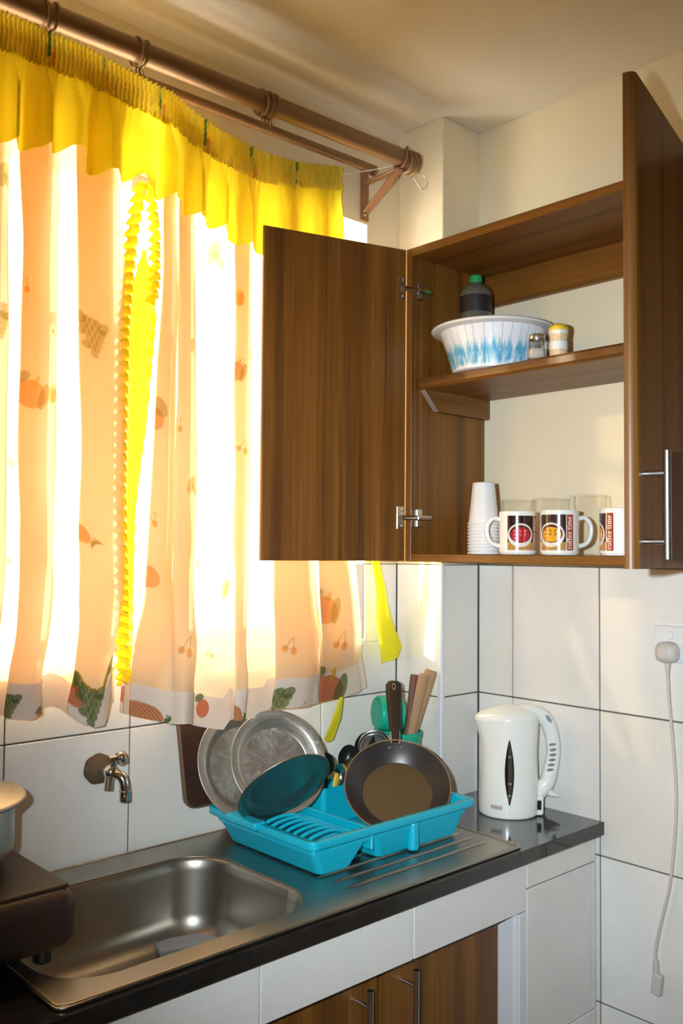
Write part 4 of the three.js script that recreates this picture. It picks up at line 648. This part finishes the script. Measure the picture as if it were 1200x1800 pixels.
  function printTex(pn) {
    const U = pn.S[pn.N], spots = [], cand = []; const L = 1.2;
    for (let i = 0; i <= pn.N; i += 1) for (let j = 0; j <= 120; j++) { const v = j / 120, p = pn.pos(i, v), [x, y, d] = toPx(V(...p)); cand.push([x, y, d, pn.S[i], v, p[1]]); }
    for (const [x, y, t, s] of stampsAt) { let best, bd = 1e9; const near = cand.filter((c) => Math.abs(c[0] - x) < 9 && Math.abs(c[1] - y) < 9); for (const c of near) if (c[2] < bd) { bd = c[2]; best = c; } if (best) spots.push([best[3], best[4], t, s * best[2] / FOCAL, y > 1185]); }
    const tex = canvasTex(2048, 1024, (c, w, h) => {
      c.fillStyle = '#fbf3e6'; c.fillRect(0, 0, w, h);
      for (const [u, v, t, m, strong] of spots) { c.save(); c.translate(u / U * w, v * h); c.scale(w / U, h / L); drawFruit(c, t, 0, 0, m, strong); c.restore(); }
    });
    tex.wrapS = tex.wrapT = THREE.ClampToEdgeWrapping; tex.flipY = false; tex.repeat.set(1 / U, 1); return tex;
  }
  for (const [pn, nm] of [[left, 'left'], [right, 'right']]) {
    const tex = printTex(pn);
    const sheer = phy({ map: tex, color: C(0.88, 0.75, 0.54), transmission: 0.48, thickness: 0, roughness: 0.86, specularIntensity: 0.1, side: THREE.DoubleSide });
    const p = obj('sheer_panel', rel(pn.grid(0, 1, 64), k), sheer, k, 'sheer cream cloth printed with fruit');
    const hemM = phy({ map: tex, color: C(0.86, 0.79, 0.75), transmission: 0.3, thickness: 0, roughness: 0.95, specularIntensity: 0.1, side: THREE.DoubleSide });
    obj('hem_border', rel(pn.grid(0.948, 1.001, 5, 0.0022), k), hemM, p, 'denser bottom hem with larger fruit');
  }
  const yel = phy({ color: C(0.93, 0.85, 0.04), transmission: 0.45, thickness: 0, roughness: 0.93, specularIntensity: 0.15, side: THREE.DoubleSide });
  const yel2 = phy({ color: C(0.9, 0.7, 0.02), transmission: 0.32, thickness: 0, roughness: 0.95, specularIntensity: 0.15, side: THREE.DoubleSide });
  // heading tape: fine gathers that follow the sagging top
  const tapeTex = canvasTex(2048, 64, (c, w, h) => { c.fillStyle = '#efdb4c'; c.fillRect(0, 0, w, h); let s3 = 3; const rn = () => { s3 = (s3 * 1664525 + 1013904223) >>> 0; return s3 / 4294967296; }; for (let i = 0; i < 900; i++) { c.globalAlpha = 0.35; c.fillStyle = ['#d9c84a', '#f2d83a', '#c2bd52', '#e8c83c'][Math.floor(rn() * 4)]; c.fillRect(rn() * w, rn() * h, 2 + rn() * 5, 10 + rn() * 40); } for (const x of [0.42, 0.505, 0.59, 0.675, 0.76, 0.85, 0.93]) { c.globalAlpha = 0.85; c.fillStyle = '#4f7a4c'; c.fillRect(x * w, 0, 5, h * (0.5 + rn() * 0.5)); c.fillStyle = '#d9822c'; c.globalAlpha = 0.6; c.fillRect(x * w + 12, h * 0.5, 8, h * 0.5); } c.globalAlpha = 1; });
  const tapeM = phy({ map: tapeTex, transmission: 0.35, thickness: 0, roughness: 0.95, specularIntensity: 0.15, side: THREE.DoubleSide });
  const PXA = -520, PXB = 628;
  const tapeX = (px) => xAt(px, 200);
  const nP = 150;
  obj('heading_tape', rel(sheet((u, v) => { const px = lerp(PXA, PXB, u), x = tapeX(px), y0 = topY(px), ph = u * nP * 2 * Math.PI + 0.9 * Math.sin(u * 90), lines = 0.0016 * Math.sin(v * Math.PI * 10); return [x, y0 - v * TAPE + 0.002 * Math.sin(ph * 0.5) * (v < 0.05 ? 1 : 0.2), CZ(x) + 0.03 * smooth(-0.5, -0.75, x) + 0.008 + 0.006 * Math.sin(ph + 0.7 * Math.sin(v * 9)) + lines]; }, 1840, 16, (u, v) => [u, 1 - v]), k), tapeM, k, 'gathered yellow heading tape');
  const valPx = [[-1, 258], [70, 270], [100, 264], [155, 312], [215, 318], [250, 345], [300, 362], [335, 388], [370, 400], [430, 432], [470, 450], [560, 474], [622, 474]];
  const valY = (px) => onZ(Math.max(0, px), table(valPx, px), CZ(xAt(Math.max(0, px)))).y;
  const pl = []; { let s = 0; const r2 = []; for (let i = 0; i <= 300; i++) { s += 1 + 0.55 * Math.sin(i * 0.37) + 0.35 * Math.sin(i * 0.91 + 2); r2.push(s); } for (let i = 0; i <= 300; i++) pl.push(r2[i] / s); }
  const plAt = (u) => { const q = u * 300, i = Math.min(299, Math.floor(q)); return lerp(pl[i], pl[i + 1], q - i); };
  obj('valance', rel(sheet((u, v) => {
    const px = lerp(PXA, 622, u), x = tapeX(px), ph = plAt(u) * 2 * Math.PI * 20, open = smooth(0, 0.5, v), yT = topY(px) - TAPE * 0.92, yB = valY(px) + 0.006 * Math.sin(ph + 0.6);
    const fold = Math.sin(ph) + 0.35 * Math.sin(2 * ph + 1), fine = 0.003 * Math.sin(ph * 4) * (1 - open);
    const a = lerp(0.3, 1, open) * lerp(0.008, 0.02, smooth(-0.62, -0.8, x));
    return [x + 0.008 * Math.cos(ph) * open, lerp(yT, yB, v), CZ(x) + lerp(0.019, 0.036, smooth(-0.62, -0.8, x)) + fold * a + fine];
  }, 1200, 24), k), yel, k, 'yellow pleated valance');
  // gathered yellow strip with frills between the two sheer panels
  const stripPx = (py) => [table([[440, 251], [490, 236], [560, 214], [720, 208], [900, 207], [1200, 208]], py), table([[440, 256], [490, 272], [560, 276], [720, 262], [900, 240], [1200, 232]], py)];
  obj('ruffle_strip', rel(sheet((u, v) => { const py = lerp(442, 1208, v), [a, b] = stripPx(py), z = CZ(-0.98, lerp(2.1, 1.21, v)) - 0.01, A = onZ(lerp(a, b, u), py, z), ph = v * 2 * Math.PI * 22 + 1.3 * Math.sin(v * 31) + 0.5 * u; return [A.x, A.y + 0.004 * Math.sin(ph + 1), z - 0.004 + 0.012 * Math.sin(ph) * Math.sin(Math.PI * lerp(0.12, 0.95, u))]; }, 14, 420), k), yel2, k, 'yellow gathered strip');
  const frill = (p0, p1, f, w, n) => obj('frill', rel(sheet((u, v) => { const py = lerp(p0, p1, v), ph = v * 2 * Math.PI * n + 0.8 * Math.sin(v * 23), c = f(py), z = CZ(-0.98, 2.24 - (py - 420) * 0.00131) + 0.008, A = onZ(c + w * (u - 0.5) + 5 * Math.sin(ph) * u, py, z); return [A.x, A.y - 0.010 * u * (1 + 0.5 * Math.sin(ph * 2)), z + 0.009 * Math.sin(ph + u * 2.6)]; }, 8, 380), k), yel2, k, 'yellow frilled edging');
  frill(318, 1195, (py) => table([[318, 248], [360, 240], [420, 230], [560, 216], [720, 212], [860, 210], [1000, 214], [1195, 216]], py), 20, 44);
  frill(318, 530, (py) => table([[318, 262], [400, 272], [480, 272], [530, 266]], py), 16, 12);
  // yellow band down the far edge, seen below the cabinet door, and the loose tie
  obj('edge_band', rel(sheet((u, v) => { const py = lerp(430, 1168, v), a = table([[430, 612], [985, 653], [1168, 668]], py), b = table([[430, 622], [985, 667], [1060, 680], [1150, 706], [1168, 700]], py) , A = onZ(lerp(a, b, u), py - 14 * u * smooth(0.8, 1, v), 0.03); return [A.x, A.y, 0.03 + 0.006 * Math.sin(u * 7 + v * 3) + 0.003 * Math.sin(v * 40)]; }, 12, 120), k), yel, k, 'yellow edge band of the curtain');
  obj('tie', rel(sheet((u, v) => { const py = lerp(1225, 1304, v), a = table([[1225, 597], [1270, 579], [1300, 567], [1304, 572]], py), b = table([[1225, 603], [1260, 601], [1300, 588], [1304, 582]], py), A = onZ(lerp(a, b, u), py, 0.05); return [A.x, A.y, 0.05 + 0.004 * Math.sin(u * 3 + v * 2)]; }, 6, 24), k), yel, k, 'loose end of the yellow tie');
  obj('tape_cord', rel(tube([[tapeX(626), topY(626) - 0.02, 0.035], [-0.31, 2.462, 0.07], [-0.268, 2.472, 0.12]], 0.0013, 24, 6), k), M.whitePlain, k);
}
// ------------------------------------------------------------------ bulb hanging from the ceiling, its tip at the top of the picture
{
  const k = thing('ceiling_bulb', 'unlit glass bulb hanging below the ceiling', 'light bulb', [-0.79, 2.553, 0.39]);
  obj('glass', lathe([[0.001, 0], [0.012, 0.002], [0.024, 0.012], [0.029, 0.028], [0.024, 0.044], [0.013, 0.058]], 28), M.whitePlain, k);
  obj('holder', lathe([[0.014, 0.052], [0.017, 0.055], [0.017, 0.069], [0.001, 0.0697]], 24), M.whitePlain, k);
}
scene.traverse((o) => { if (o.isMesh) { o.castShadow = true; o.receiveShadow = true; } });
renderer.render(scene, camera);
